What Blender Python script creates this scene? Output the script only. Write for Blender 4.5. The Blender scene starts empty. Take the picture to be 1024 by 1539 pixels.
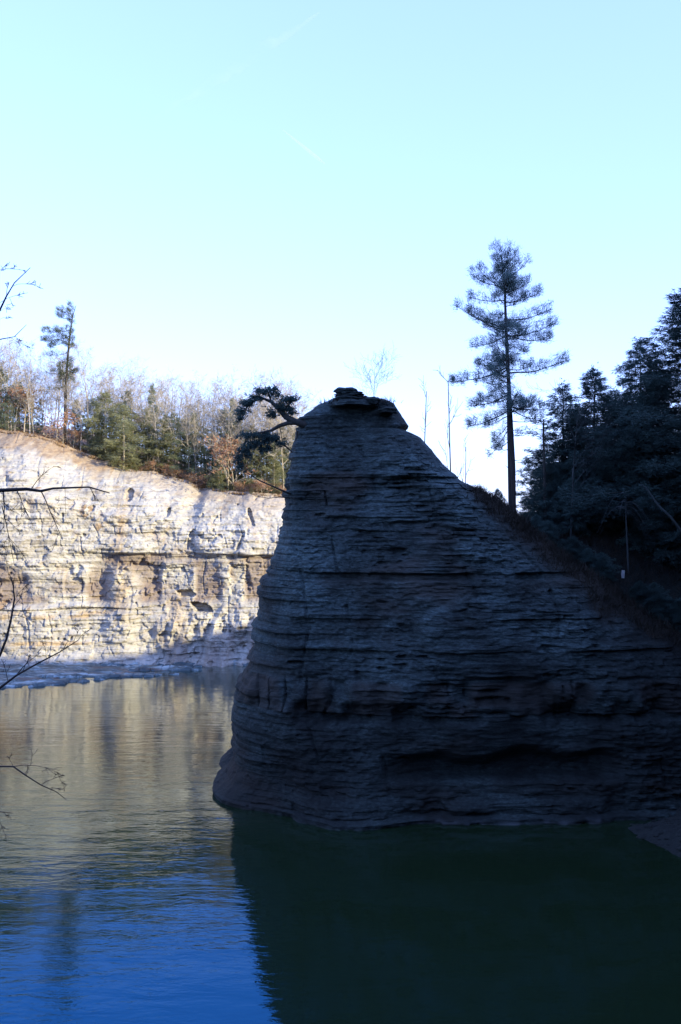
import bpy, math, random
import numpy as np
from mathutils import Vector

# ---------------------------------------------------------------- camera, sky, sun, exposure
SC = bpy.context.scene
COL = SC.collection
F, CX, CY, CAMH = 1500.0, 512.0, 769.5, 20.0      # focal length in photograph pixels, camera 20 m above the river
cam = bpy.data.cameras.new('camera')
cam.sensor_fit = 'VERTICAL'; cam.sensor_height = 24.0; cam.lens = 24.0 * F / 1539.0
cam.clip_start = 0.1; cam.clip_end = 20000
camo = bpy.data.objects.new('camera', cam); COL.objects.link(camo)
camo.location = (0, 0, CAMH); camo.rotation_euler = (math.radians(90), 0, 0)
SC.camera = camo

SUN_EL, SUN_AZ = math.radians(18), math.radians(118)   # azimuth from +Y towards +X: low winter sun from the right
world = bpy.data.worlds.new('World'); SC.world = world
world.use_nodes = True
wn = world.node_tree.nodes; wl = world.node_tree.links
wn.clear()
sky = wn.new('ShaderNodeTexSky'); sky.sky_type = 'NISHITA'; sky.sun_disc = False
sky.sun_elevation = SUN_EL; sky.sun_rotation = SUN_AZ
sky.altitude = 300; sky.air_density = 1.0; sky.dust_density = 0.6; sky.ozone_density = 2.0
mul = wn.new('ShaderNodeMix'); mul.data_type = 'RGBA'; mul.blend_type = 'MULTIPLY'
mul.inputs['Factor'].default_value = 1.0
mul.inputs[7].default_value = (1.20, 1.46, 2.65, 1)
bg = wn.new('ShaderNodeBackground'); bg.inputs['Strength'].default_value = 0.15
wo = wn.new('ShaderNodeOutputWorld')
gam = wn.new('ShaderNodeGamma'); gam.inputs['Gamma'].default_value = 0.5      # flattens the sky's brightness gradient
wl.new(sky.outputs[0], gam.inputs['Color']); wl.new(gam.outputs[0], mul.inputs[6]); wl.new(mul.outputs[2], bg.inputs['Color']); wl.new(bg.outputs[0], wo.inputs[0])

sl = bpy.data.lights.new('sun', 'SUN'); sl.energy = 2.5; sl.angle = math.radians(0.5); sl.color = (1.0, 0.88, 0.56)
so = bpy.data.objects.new('sun', sl); COL.objects.link(so)
SD = Vector((math.sin(SUN_AZ) * math.cos(SUN_EL), math.cos(SUN_AZ) * math.cos(SUN_EL), math.sin(SUN_EL)))
so.rotation_euler = SD.to_track_quat('Z', 'Y').to_euler(); so.location = (60, -20, 80)

SC.view_settings.view_transform = 'Standard'; SC.view_settings.look = 'None'
SC.view_settings.gamma = 1.0; SC.view_settings.use_curve_mapping = False
SC.view_settings.exposure = 1.65
SC.cycles.max_bounces = 6; SC.cycles.diffuse_bounces = 3; SC.cycles.glossy_bounces = 3
SC.cycles.transparent_max_bounces = 8
SC.cycles.caustics_reflective = False

def P(px, py, D):
    return Vector(((px - CX) / F * D, D, CAMH - (py - CY) / F * D))

# ---------------------------------------------------------------- numpy noise
def _h(ix, iy, iz, seed):
    n = (ix.astype(np.int64) * 374761393 + iy.astype(np.int64) * 668265263 + iz.astype(np.int64) * 2147483647 + seed * 1274126177) & 0xffffffff
    n = ((n ^ (n >> 13)) * 1274126177) & 0xffffffff
    n = ((n ^ (n >> 16)) * 2246822519) & 0xffffffff
    return ((n ^ (n >> 15)) & 0xffffff) / float(0xffffff) * 2 - 1

def noise(x, y=0.0, z=0.0, seed=0):
    x, y, z = np.broadcast_arrays(np.asarray(x, float), np.asarray(y, float), np.asarray(z, float))
    ix, iy, iz = np.floor(x), np.floor(y), np.floor(z)
    fx, fy, fz = x - ix, y - iy, z - iz
    ux, uy, uz = [f * f * f * (f * (f * 6 - 15) + 10) for f in (fx, fy, fz)]
    r = 0
    for dx in (0, 1):
        for dy in (0, 1):
            for dz in (0, 1):
                w = (ux if dx else 1 - ux) * (uy if dy else 1 - uy) * (uz if dz else 1 - uz)
                r = r + w * _h(ix + dx, iy + dy, iz + dz, seed)
    return r

def fbm(x, y=0.0, z=0.0, octs=4, seed=0):
    r, a, s = 0, 0.5, 1.0
    for k in range(octs):
        r = r + a * noise(np.asarray(x) * s, np.asarray(y) * s, np.asarray(z) * s, seed + 17 * k)
        a *= 0.5; s *= 2.03
    return r

def sstep(a, b, x):
    t = np.clip((np.asarray(x, float) - a) / (b - a), 0, 1)
    return t * t * (3 - 2 * t)

# ---------------------------------------------------------------- object helpers
def link(name, me, mat=None, parent=None):
    o = bpy.data.objects.new(name, me); COL.objects.link(o)
    if mat is not None and me is not None and not me.materials: me.materials.append(mat)
    if parent is not None: o.parent = parent
    return o

def tag(o, label=None, cat=None, group=None, kind=None):
    if label: o['label'] = label
    if cat: o['category'] = cat
    if group: o['group'] = group
    if kind: o['kind'] = kind
    return o

def np_mesh(name, V, Fq, smooth=True):
    """V (n,3); Fq (m,3) or (m,4)"""
    me = bpy.data.meshes.new(name)
    V = np.ascontiguousarray(V, np.float32); Fq = np.ascontiguousarray(Fq, np.int32)
    k = Fq.shape[1]
    me.vertices.add(len(V)); me.vertices.foreach_set('co', V.ravel())
    me.loops.add(Fq.size); me.loops.foreach_set('vertex_index', Fq.ravel())
    me.polygons.add(len(Fq)); me.polygons.foreach_set('loop_start', np.arange(0, Fq.size, k, dtype=np.int32))
    me.update(calc_edges=True)
    me.polygons.foreach_set('use_smooth', np.full(len(Fq), smooth, bool))
    me.validate()
    return me

def grid_faces(nr, nc, wrap=False):
    r = np.arange(nr - 1)[:, None]; c = np.arange(nc if wrap else nc - 1)[None, :]
    c2 = (c + 1) % nc
    a = r * nc + c; b = r * nc + c2; d = (r + 1) * nc + c; e = (r + 1) * nc + c2
    return np.stack([a, b, e, d], -1).reshape(-1, 4)

def point_attr(me, name, vals):
    a = me.attributes.new(name, 'FLOAT', 'POINT')
    a.data.foreach_set('value', np.ascontiguousarray(vals, np.float32).ravel())

class MB:
    """collects tubes and triangles into one mesh"""
    def __init__(s): s.v = []; s.f = []; s.n = 0
    def tube(s, pts, rads, sides=5):
        pts = [Vector(p) for p in pts]
        n = len(pts); ring = []
        up = Vector((0.31, 0.17, 0.93))
        for i, p in enumerate(pts):
            d = (pts[min(i + 1, n - 1)] - pts[max(i - 1, 0)])
            if d.length < 1e-6: d = Vector((0, 0, 1))
            d.normalize()
            a = d.cross(up)
            if a.length < 0.05: a = d.cross(Vector((1, 0, 0)))
            a.normalize(); b = d.cross(a)
            for k in range(sides):
                t = 2 * math.pi * k / sides
                q = p + (a * math.cos(t) + b * math.sin(t)) * rads[i]
                ring.append((q.x, q.y, q.z))
        base = s.n
        s.v.append(np.array(ring)); s.n += len(ring)
        fs = grid_faces(n, sides, True) + base
        s.f.append(fs)
        # end cap as a fan of degenerate-free quads is skipped: tips taper to nearly nothing
    def tris(s, V):
        """V (m,3,3)"""
        m = len(V)
        s.v.append(V.reshape(-1, 3)); idx = np.arange(3 * m).reshape(-1, 3) + s.n
        s.n += 3 * m
        s.f.append(np.concatenate([idx, idx[:, 2:3]], 1))
    def mesh(s, name, smooth=False):
        V = np.concatenate(s.v); Fq = np.concatenate(s.f)
        me = bpy.data.meshes.new(name)
        tri = Fq[:, 2] == Fq[:, 3]
        Q, T = Fq[~tri], Fq[tri][:, :3]
        loops = np.concatenate([Q.ravel(), T.ravel()]).astype(np.int32)
        st = np.concatenate([np.arange(len(Q)) * 4, len(Q) * 4 + np.arange(len(T)) * 3]).astype(np.int32)
        me.vertices.add(len(V)); me.vertices.foreach_set('co', np.ascontiguousarray(V, np.float32).ravel())
        me.loops.add(len(loops)); me.loops.foreach_set('vertex_index', loops)
        me.polygons.add(len(st)); me.polygons.foreach_set('loop_start', st)
        me.update(calc_edges=True)
        me.polygons.foreach_set('use_smooth', np.full(len(st), smooth, bool))
        return me

def unit(a): return a / (np.linalg.norm(a, axis=-1, keepdims=True) + 1e-9)

def blades(C, D, L, W, rng):
    """one thin triangle per centre C along direction D"""
    side = unit(np.cross(D, rng.normal(size=D.shape)))
    V = np.stack([C - side * W[:, None], C + side * W[:, None], C + D * L[:, None]], 1)
    return V

# ---------------------------------------------------------------- materials
def new_mat(name):
    m = bpy.data.materials.new(name); m.use_nodes = True
    nt = m.node_tree; b = nt.nodes['Principled BSDF']
    return m, nt, b

def N(nt, kind, **kw):
    n = nt.nodes.new(kind)
    for k, v in kw.items(): setattr(n, k, v)
    return n

def ramp(nt, fac, stops):
    r = N(nt, 'ShaderNodeValToRGB')
    e = r.color_ramp.elements
    while len(e) < len(stops): e.new(0.5)
    for i, (p, c) in enumerate(stops):
        e[i].position = p; e[i].color = (*c, 1)
    nt.links.new(fac, r.inputs[0])
    return r.outputs[0]

def noise_tex(nt, scale, detail=5, stretch=(1, 1, 1), rough=0.55, dist=0.0):
    tc = N(nt, 'ShaderNodeTexCoord'); mp = N(nt, 'ShaderNodeMapping')
    mp.inputs['Scale'].default_value = stretch
    nt.links.new(tc.outputs['Object'], mp.inputs[0])
    n = N(nt, 'ShaderNodeTexNoise'); n.inputs['Scale'].default_value = scale
    n.inputs['Detail'].default_value = detail; n.inputs['Roughness'].default_value = rough
    n.inputs['Distortion'].default_value = dist
    nt.links.new(mp.outputs[0], n.inputs['Vector'])
    return n.outputs['Fac']

def mix(nt, fac, a, b, blend='MIX'):
    m = N(nt, 'ShaderNodeMix', data_type='RGBA', blend_type=blend)
    for sock, v in ((m.inputs[0], fac), (m.inputs[6], a), (m.inputs[7], b)):
        if hasattr(v, 'links'): nt.links.new(v, sock)
        elif isinstance(v, (int, float)): sock.default_value = v
        else: sock.default_value = (*v, 1)
    return m.outputs[2]

def attr(nt, name):
    a = N(nt, 'ShaderNodeAttribute'); a.attribute_name = name
    return a.outputs['Fac']

def bump(nt, b, h, strength, dist):
    bp = N(nt, 'ShaderNodeBump'); bp.inputs['Strength'].default_value = strength; bp.inputs['Distance'].default_value = dist
    nt.links.new(h, bp.inputs['Height']); nt.links.new(bp.outputs[0], b.inputs['Normal'])

def mat_cliff():
    m, nt, b = new_mat('pale_shale')
    big = noise_tex(nt, 0.16, 6, (1, 1, 2.0))
    fine = noise_tex(nt, 1.6, 7, (0.5, 0.5, 2.2), 0.65)
    beds = noise_tex(nt, 1.0, 5, (0.05, 0.05, 2.2), 0.7, 0.25)
    c = ramp(nt, big, [(0.32, (0.25, 0.22, 0.18)), (0.44, (0.42, 0.39, 0.335)), (0.60, (0.54, 0.515, 0.46))])
    c = mix(nt, 0.55, c, ramp(nt, beds, [(0.33, (0.24, 0.215, 0.18)), (0.45, (0.43, 0.405, 0.36)), (0.65, (0.52, 0.50, 0.455))]))
    c = mix(nt, 0.5, c, ramp(nt, fine, [(0.30, (0.45, 0.43, 0.42)), (0.5, (1, 1, 1)), (0.75, (1.15, 1.15, 1.15))]), 'MULTIPLY')
    mot = noise_tex(nt, 1.0, 8, (1, 1, 1.7), 0.75)
    c = mix(nt, 0.85, c, ramp(nt, mot, [(0.36, (0.50, 0.47, 0.45)), (0.46, (0.97, 0.97, 0.97)), (0.6, (1.04, 1.04, 1.04))]), 'MULTIPLY')
    sp = noise_tex(nt, 0.55, 6, (1, 1, 0.8), 0.7)
    rustm = ramp(nt, sp, [(0.54, (0, 0, 0)), (0.68, (0.6, 0.6, 0.6))])
    c = mix(nt, rustm, c, (0.40, 0.30, 0.215))
    c = mix(nt, attr(nt, 'ochre'), c, (0.44, 0.31, 0.17))
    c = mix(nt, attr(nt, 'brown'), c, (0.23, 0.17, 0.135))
    g = ramp(nt, noise_tex(nt, 1.2, 5), [(0.3, (0.25, 0.17, 0.11)), (0.7, (0.42, 0.325, 0.225))])
    c = mix(nt, attr(nt, 'turf'), c, g)
    nt.links.new(c, b.inputs['Base Color']); b.inputs['Roughness'].default_value = 0.92; b.inputs['Specular IOR Level'].default_value = 0.2
    bump(nt, b, fine, 0.8, 0.25)
    return m

def mat_rock():
    m, nt, b = new_mat('dark_shale')
    big = noise_tex(nt, 0.22, 6, (1, 1, 1.4))
    beds = noise_tex(nt, 1.0, 6, (0.10, 0.10, 4.6), 0.74, 0.15)
    fine = noise_tex(nt, 4.5, 7, (0.28, 0.28, 2.2), 0.70)
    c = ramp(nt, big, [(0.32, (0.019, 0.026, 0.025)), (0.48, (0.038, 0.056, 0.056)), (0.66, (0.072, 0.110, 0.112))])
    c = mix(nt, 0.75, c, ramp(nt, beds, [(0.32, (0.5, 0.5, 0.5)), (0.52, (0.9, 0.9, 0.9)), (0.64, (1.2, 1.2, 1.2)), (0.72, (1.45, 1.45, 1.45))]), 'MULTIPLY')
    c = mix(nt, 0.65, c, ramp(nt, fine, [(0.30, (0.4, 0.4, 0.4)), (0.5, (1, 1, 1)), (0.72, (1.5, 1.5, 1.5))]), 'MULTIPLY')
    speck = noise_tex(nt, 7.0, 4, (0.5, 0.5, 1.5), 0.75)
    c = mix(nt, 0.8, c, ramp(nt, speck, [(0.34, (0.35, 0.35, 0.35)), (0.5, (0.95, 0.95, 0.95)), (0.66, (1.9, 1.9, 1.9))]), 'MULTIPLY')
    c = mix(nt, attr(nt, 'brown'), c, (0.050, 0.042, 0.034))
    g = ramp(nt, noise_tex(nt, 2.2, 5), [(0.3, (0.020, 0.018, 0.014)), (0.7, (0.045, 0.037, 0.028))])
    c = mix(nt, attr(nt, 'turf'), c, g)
    c = mix(nt, attr(nt, 'darken'), c, mix(nt, 1.0, c, (0.38, 0.37, 0.35), 'MULTIPLY'))       # lower beds and cap slabs made darker
    c = mix(nt, attr(nt, 'rime'), c, (0.085, 0.095, 0.10))
    nt.links.new(c, b.inputs['Base Color']); b.inputs['Roughness'].default_value = 0.85; b.inputs['Specular IOR Level'].default_value = 0.25
    bump(nt, b, fine, 0.9, 0.09)
    return m

def mat_soil(name, c1, c2, scale=0.8):
    m, nt, b = new_mat(name)
    n = noise_tex(nt, scale, 7, (1, 1, 1), 0.65)
    c = ramp(nt, n, [(0.3, c1), (0.7, c2)])
    nt.links.new(c, b.inputs['Base Color']); b.inputs['Roughness'].default_value = 0.95
    bump(nt, b, noise_tex(nt, scale * 3, 6), 0.9, 0.25)
    return m

def mat_bark(name, c1, c2):
    m, nt, b = new_mat(name)
    n = noise_tex(nt, 5, 5, (1, 1, 0.25))
    nt.links.new(ramp(nt, n, [(0.3, c1), (0.7, c2)]), b.inputs['Base Color'])
    b.inputs['Roughness'].default_value = 0.9
    return m

def mat_leaf(name, c1, c2, scale=0.7, trans=0.25):
    m, nt, b = new_mat(name)
    n = noise_tex(nt, scale, 4)
    oi = N(nt, 'ShaderNodeObjectInfo')
    c = ramp(nt, n, [(0.3, c1), (0.7, c2)])
    hs = N(nt, 'ShaderNodeHueSaturation')
    mr = N(nt, 'ShaderNodeMapRange'); mr.inputs['To Min'].default_value = 0.75; mr.inputs['To Max'].default_value = 1.25
    nt.links.new(oi.outputs['Random'], mr.inputs['Value']); nt.links.new(mr.outputs[0], hs.inputs['Value'])
    nt.links.new(c, hs.inputs['Color'])
    nt.links.new(hs.outputs[0], b.inputs['Base Color']); b.inputs['Roughness'].default_value = 0.7
    b.inputs['Specular IOR Level'].default_value = 0.25
    tr = N(nt, 'ShaderNodeBsdfTranslucent'); nt.links.new(hs.outputs[0], tr.inputs['Color'])
    ms = N(nt, 'ShaderNodeMixShader'); ms.inputs[0].default_value = trans
    nt.links.new(b.outputs[0], ms.inputs[1]); nt.links.new(tr.outputs[0], ms.inputs[2])
    nt.links.new(ms.outputs[0], nt.nodes['Material Output'].inputs['Surface'])
    return m

def mat_water():
    m, nt, b = new_mat('river_water')
    nt.nodes.remove(b)
    a = noise_tex(nt, 0.75, 3, (0.42, 1.25, 1), 0.5, 0.4)
    c = noise_tex(nt, 0.09, 2, (1, 1.6, 1))          # calmer and rougher patches
    d = noise_tex(nt, 2.4, 3, (0.55, 1.3, 1), 0.6, 0.8)
    mr = N(nt, 'ShaderNodeMapRange'); mr.inputs['From Min'].default_value = 0.35; mr.inputs['From Max'].default_value = 0.65
    mr.inputs['To Min'].default_value = 0.35; mr.inputs['To Max'].default_value = 1.0
    nt.links.new(c, mr.inputs['Value'])
    ma = N(nt, 'ShaderNodeMath', operation='MULTIPLY_ADD'); nt.links.new(d, ma.inputs[0]); ma.inputs[1].default_value = 0.26; nt.links.new(a, ma.inputs[2])
    mm = N(nt, 'ShaderNodeMath', operation='MULTIPLY'); nt.links.new(ma.outputs[0], mm.inputs[0]); nt.links.new(mr.outputs[0], mm.inputs[1])
    # sheltered, stiller water in the lee of the rock
    tc = N(nt, 'ShaderNodeTexCoord'); sx = N(nt, 'ShaderNodeSeparateXYZ'); nt.links.new(tc.outputs['Object'], sx.inputs[0])
    m2 = N(nt, 'ShaderNodeMapRange'); m2.inputs['From Min'].default_value = 3.0; m2.inputs['From Max'].default_value = -7.0
    m2.inputs['To Min'].default_value = 0.25; m2.inputs['To Max'].default_value = 1.0
    nt.links.new(sx.outputs['X'], m2.inputs['Value'])
    m3 = N(nt, 'ShaderNodeMath', operation='MULTIPLY'); nt.links.new(mm.outputs[0], m3.inputs[0]); nt.links.new(m2.outputs[0], m3.inputs[1])
    bp = N(nt, 'ShaderNodeBump'); bp.inputs['Strength'].default_value = 1.0; bp.inputs['Distance'].default_value = 0.055
    nt.links.new(m3.outputs[0], bp.inputs['Height'])
    lw = N(nt, 'ShaderNodeLayerWeight'); lw.inputs['Blend'].default_value = 0.5
    nt.links.new(bp.outputs[0], lw.inputs['Normal'])
    fac = ramp(nt, lw.outputs['Facing'], [(0.0, (0.06,) * 3), (0.50, (0.14,) * 3), (0.62, (0.19,) * 3), (0.70, (0.29,) * 3), (0.77, (0.45,) * 3), (0.86, (0.60,) * 3), (1.0, (1.0,) * 3)])
    tint = ramp(nt, lw.outputs['Facing'], [(0.0, (0.05, 0.40, 1.0)), (0.56, (0.08, 0.50, 1.0)), (0.64, (0.36, 0.68, 1.0)), (0.72, (0.86, 0.95, 0.93)), (0.80, (0.96, 1.0, 0.99))])
    gl = N(nt, 'ShaderNodeBsdfGlossy'); gl.inputs['Roughness'].default_value = 0.03
    nt.links.new(tint, gl.inputs['Color']); nt.links.new(bp.outputs[0], gl.inputs['Normal'])
    df = N(nt, 'ShaderNodeBsdfDiffuse'); df.inputs['Color'].default_value = (0.012, 0.024, 0.010, 1)
    ms = N(nt, 'ShaderNodeMixShader'); nt.links.new(fac, ms.inputs[0]); nt.links.new(df.outputs[0], ms.inputs[1]); nt.links.new(gl.outputs[0], ms.inputs[2])
    nt.links.new(ms.outputs[0], nt.nodes['Material Output'].inputs['Surface'])
    return m

def mat_ice():
    m, nt, b = new_mat('river_ice')
    n = noise_tex(nt, 0.5, 6, (0.35, 1.6, 1), 0.7)
    n2 = noise_tex(nt, 0.25, 5, (0.25, 2.2, 1), 0.7)
    c = ramp(nt, n, [(0.36, (0.045, 0.065, 0.07)), (0.5, (0.10, 0.14, 0.145)), (0.62, (0.38, 0.46, 0.47))])
    c = mix(nt, ramp(nt, n2, [(0.54, (0, 0, 0)), (0.62, (0.85, 0.85, 0.85))]), c, (0.17, 0.12, 0.09))
    nt.links.new(c, b.inputs['Base Color']); b.inputs['Roughness'].default_value = 0.6
    bump(nt, b, noise_tex(nt, 2.5, 5), 0.6, 0.2)
    return m

M = dict(
    cliff=mat_cliff(), rock=mat_rock(), water=mat_water(), ice=mat_ice(),
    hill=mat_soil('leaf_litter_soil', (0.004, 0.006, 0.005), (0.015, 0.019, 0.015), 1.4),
    plateau=mat_soil('winter_turf', (0.20, 0.12, 0.07), (0.36, 0.24, 0.15), 0.5),
    bark=mat_bark('dark_bark', (0.022, 0.022, 0.018), (0.05, 0.048, 0.038)),
    pinebark=mat_bark('pine_bark', (0.025, 0.023, 0.02), (0.065, 0.052, 0.042)),
    greybark=mat_bark('grey_bark', (0.32, 0.27, 0.20), (0.50, 0.44, 0.345)),
    snag=mat_bark('weathered_bark', (0.025, 0.031, 0.030), (0.055, 0.066, 0.063)),
    dry=mat_bark('bleached_bark', (0.07, 0.085, 0.085), (0.15, 0.17, 0.165)),
    palebark=mat_bark('pale_bark', (0.38, 0.33, 0.28), (0.60, 0.54, 0.48)),
    fgbark=mat_bark('twig_bark', (0.025, 0.02, 0.018), (0.06, 0.05, 0.045)),
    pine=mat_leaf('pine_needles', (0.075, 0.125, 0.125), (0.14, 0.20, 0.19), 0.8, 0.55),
    farpine=mat_leaf('sunlit_pine_needles', (0.11, 0.14, 0.07), (0.20, 0.22, 0.10), 0.8, 0.45),  # yellow sunlight put into the needle colour
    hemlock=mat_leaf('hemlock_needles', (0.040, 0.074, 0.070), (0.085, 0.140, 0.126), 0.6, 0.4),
    cedar=mat_leaf('sunlit_evergreen', (0.22, 0.235, 0.125), (0.38, 0.375, 0.20), 0.6, 0.5),  # raised past real foliage so the colour carries sun and haze
    fir=mat_leaf('sunlit_fir', (0.16, 0.20, 0.135), (0.27, 0.31, 0.19), 0.6, 0.5),  # fir colour likewise lifted; sunlight and distance haze are painted in
    rust=mat_leaf('dry_beech_leaves', (0.34, 0.18, 0.10), (0.52, 0.31, 0.19), 0.8, 0.4),
    grass=mat_leaf('dry_grass', (0.26, 0.16, 0.08), (0.46, 0.31, 0.17), 0.5, 0.3),
    brush=mat_leaf('dead_brush', (0.020, 0.018, 0.013), (0.055, 0.043, 0.029), 0.7, 0.2),
    frost=mat_soil('frosted_rubble', (0.03, 0.045, 0.05), (0.13, 0.16, 0.17), 3.0),
    post=mat_soil('white_paint', (0.6, 0.6, 0.6), (0.8, 0.8, 0.8), 6.0),
)

# ---------------------------------------------------------------- river
def build_river():
    xs = np.array([-1500, 1500.]); ys = np.array([-1500, 1500.])
    V = np.array([[-1500, -1500, 0], [1500, -1500, 0], [1500, 1500, 0], [-1500, 1500, 0]], float)
    me = np_mesh('river', V, np.array([[0, 1, 2, 3]]))
    tag(link('river', me, M['water']), kind='structure', label='dark calm river reflecting the sunlit cliff and blue sky')
    me = np_mesh('riverbed', V * [1, 1, 1] + [0, 0, -6], np.array([[0, 1, 2, 3]]))
build_river()

# ---------------------------------------------------------------- far cliff and its plateau
_px = np.array([-900, -400, -100, 0, 60, 120, 160, 220, 265, 290, 340, 430, 500, 700, 900, 1300.])
_pz = np.array([36, 35, 32.8, 31.4, 30.2, 28.0, 26.6, 25.6, 24.6, 23.4, 23.0, 22.3, 21.4, 19.6, 16.5, 14.0])
_wx = (_px - CX) / F * 134.0
def cliff_top(x):
    x = np.asarray(x, float)
    return np.interp(x, _wx, _pz) + 0.5 * fbm(x / 3.0, 3.3, 0, 3, 5)

def cliff_base_y(x):
    x = np.asarray(x, float)
    return 131.0 + 0.10 * (x + 25) + 2.2 * fbm(x / 16.0, 0, 0, 3, 9) - np.clip(-x - 60, 0, 200) * 0.25 + np.clip(x - 25, 0, 300) * 0.35

def bed_offset(x, y, z, seed, beds=((0.27, 0.15, 0.30), (0.8, 0.22, 0.20), (2.3, 0.22, 0.12))):
    """stepped shale beds: every bed juts or recedes by its own amount that drifts along it"""
    zw = z + 0.22 * fbm(x / 7.0, y / 7.0, 0, 3, seed + 1)
    o = 0
    for th, amp, fx in beds:
        L = np.floor(zw / th)
        fr = zw / th - L
        a0 = noise(x * fx, y * fx, L * 5.37, seed + 3); a1 = noise(x * fx, y * fx, (L + 1) * 5.37, seed + 3)
        t = sstep(0.80, 1.0, fr)
        o = o + amp * (a0 * (1 - t) + a1 * t)
    return o

def blocks(x, z, w, h, seed):
    """broken blocks: every joint-bounded block of a course sticks out by its own amount"""
    r = np.floor(z / h + 0.35 * noise(x / (3 * w), z / (3 * h), 0, seed))
    c = np.floor(x / w + 3.1 * _h(r, r * 0, r * 0, seed) + 0.35 * noise(x / w, z / h, 0.5, seed + 1))
    return _h(c, r, r * 0, seed + 2)

def build_cliff():
    xs = np.concatenate([np.linspace(-190, -50, 140, endpoint=False), np.linspace(-50, -2, 560, endpoint=False), np.linspace(-2, 160, 180)])
    nr = 330
    t = np.linspace(0, 1, nr)
    X, T = np.meshgrid(xs, t)
    H = cliff_top(X)
    Z = -1.0 + (H + 1.0) * T
    px = CX + X / 132.0 * F                           # rough photograph column, only to place features
    Y = cliff_base_y(X) + 0.10 * Z
    # upper part eases back into a weathered slope
    brk = 0.74 + 0.03 * noise(X / 9.0, 1.7, 0, 21)
    back = np.clip(T - brk, 0, 1) * H
    Y = Y + back * (0.80 + 0.12 * noise(X / 6, 0.4, 0, 23)) + np.clip(T - 0.9, 0, 1) * H * 0.8
    # buttresses, gullies, beds
    d = 1.3 * fbm(X / 11.0, Z / 26.0, 0, 3, 31) + 0.55 * fbm(X / 3.2, Z / 5.0, 0.3, 5, 37)
    d += 0.32 * np.abs(fbm(X / 1.9, Z / 1.6, 0.9, 5, 41)) * (0.5 + T)
    d += bed_offset(X, Y * 0 + 3.0, Z, 50) * np.clip(0.6 + 1.2 * fbm(X / 5, Z / 3, 0, 3, 58), 0.1, 1.1) * (1.0 - 0.35 * sstep(0.7, 1, T))
    d += (0.20 * blocks(X, Z, 1.9, 0.75, 63) + 0.11 * blocks(X, Z, 0.7, 0.35, 66)) * (1 - 0.6 * sstep(0.72, 0.85, T))
    d -= 0.4 * sstep(0.36, 0.52, fbm(X / 0.9, Z / 0.7, 1.1, 3, 69)) * sstep(-0.1, 0.3, noise(X / 5, Z / 4, 0, 70))
    jo = np.abs(np.mod(X / 2.7 + 0.4 * noise(X / 3, Z / 5, 0, 65) + 0.05 * Z, 1) - 0.5) * 2
    d -= 0.18 * sstep(0.90, 0.98, jo) * sstep(0.15, 0.4, noise(X / 1.7, Z / 1.6, 0, 67))
    # knobby weathering high up
    up = sstep(0.55, 0.8, T)
    d += up * 0.45 * (fbm(X / 1.6, Z / 1.1, 4.4, 4, 61))
    # hard ledge with a shadowed undercut below it, alcoves between
    led = 14.3 + 0.35 * noise(X / 9, 0, 0, 71)
    m = sstep(-0.35, 0.1, noise(X / 5.5, 7.7, 0, 73))
    d += m * 0.5 * sstep(led, led + 0.12, Z) * (1 - sstep(led + 0.5, led + 3.0, Z))
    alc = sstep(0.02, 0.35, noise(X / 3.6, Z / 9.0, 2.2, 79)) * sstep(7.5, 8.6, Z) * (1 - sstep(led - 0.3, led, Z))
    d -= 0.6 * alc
    led2 = 7.3 + 0.2 * noise(X / 8, 0, 0, 83)
    left = 1 - sstep(190, 215, px)
    d += (0.55 * left + 0.1) * sstep(led2 - 0.1, led2 + 0.0, -(-Z)) * (1 - sstep(led2 + 0.02, led2 + 0.9, Z)) * 0.9
    d += left * 0.9 * (1 - sstep(6.6, 7.6, Z))
    # ribbed, gullied foot on the right
    rt = sstep(205, 250, px)
    ribs = np.abs(np.mod(X / 2.1 + 0.5 * noise(X / 4, Z / 5, 0, 91) - 0.10 * Z, 1.0) - 0.5) * 2
    d += rt * (1 - sstep(4.5, 8.5, Z)) * (0.9 * ribs * (0.6 + 0.8 * noise(X / 1.7, Z / 2.5, 0, 93)) + 0.9 * fbm(X / 1.4, Z / 3.0, 0, 4, 95) + 0.4)
    # the two black hollows and the gully above the trees
    for (hx, hz, rx, rz, dep, sl_) in ((276, 9.1, 1.2, 0.5, 1.5, -0.15), (302, 7.3, 1.2, 0.8, 1.9, -0.5), (357, 11.0, 1.5, 2.0, 0.8, 0), (206, 11.2, 2.4, 2.3, 0.7, 0), (112, 11.0, 1.3, 2.0, 0.6, 0), (184, 22.3, 0.6, 0.9, 1.2, 0.1), (283, 16.4, 0.4, 1.4, 0.9, 0.1), (373, 19.4, 0.3, 1.3, 1.0, -0.35), (359, 15.8, 0.25, 1.0, 0.8, 0.4), (246, 19.9, 0.3, 0.6, 0.9, 0)):
        wx = (hx - CX) / F * 132.0 + sl_ * (Z - hz)
        q = np.abs((X - wx) / rx) ** 3 + np.abs((Z - hz) / rz) ** 3 + 1.3 * fbm(X / 0.8, Z / 0.8, 0, 4, 97)
        d -= 0.75 * dep * (1 - sstep(0.55, 1.2, q))
    gx = (287 - CX) / F * 134.0
    d -= 1.3 * np.exp(-((X - gx - 0.25 * (Z - 22)) / 1.2) ** 2) * sstep(16, 23, Z)
    # talus
    d += 1.6 * (1 - sstep(-0.5, 2.2 + 0.8 * noise(X / 3, 0, 0, 103), Z))
    Y2 = Y - d
    V = np.stack([X, Y2, Z], -1).reshape(-1, 3)
    me = np_mesh('cliff', V, grid_faces(nr, len(xs)))
    pxw = px
    och = np.exp(-((pxw - 180 - 14 * noise(Z / 4.0, 0, 0, 111)) / 9.0) ** 2) * sstep(4, 9, Z) * (1 - sstep(21, 25, Z)) * (0.55 + 0.5 * noise(X * 2, Z / 3, 0, 113))
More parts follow.
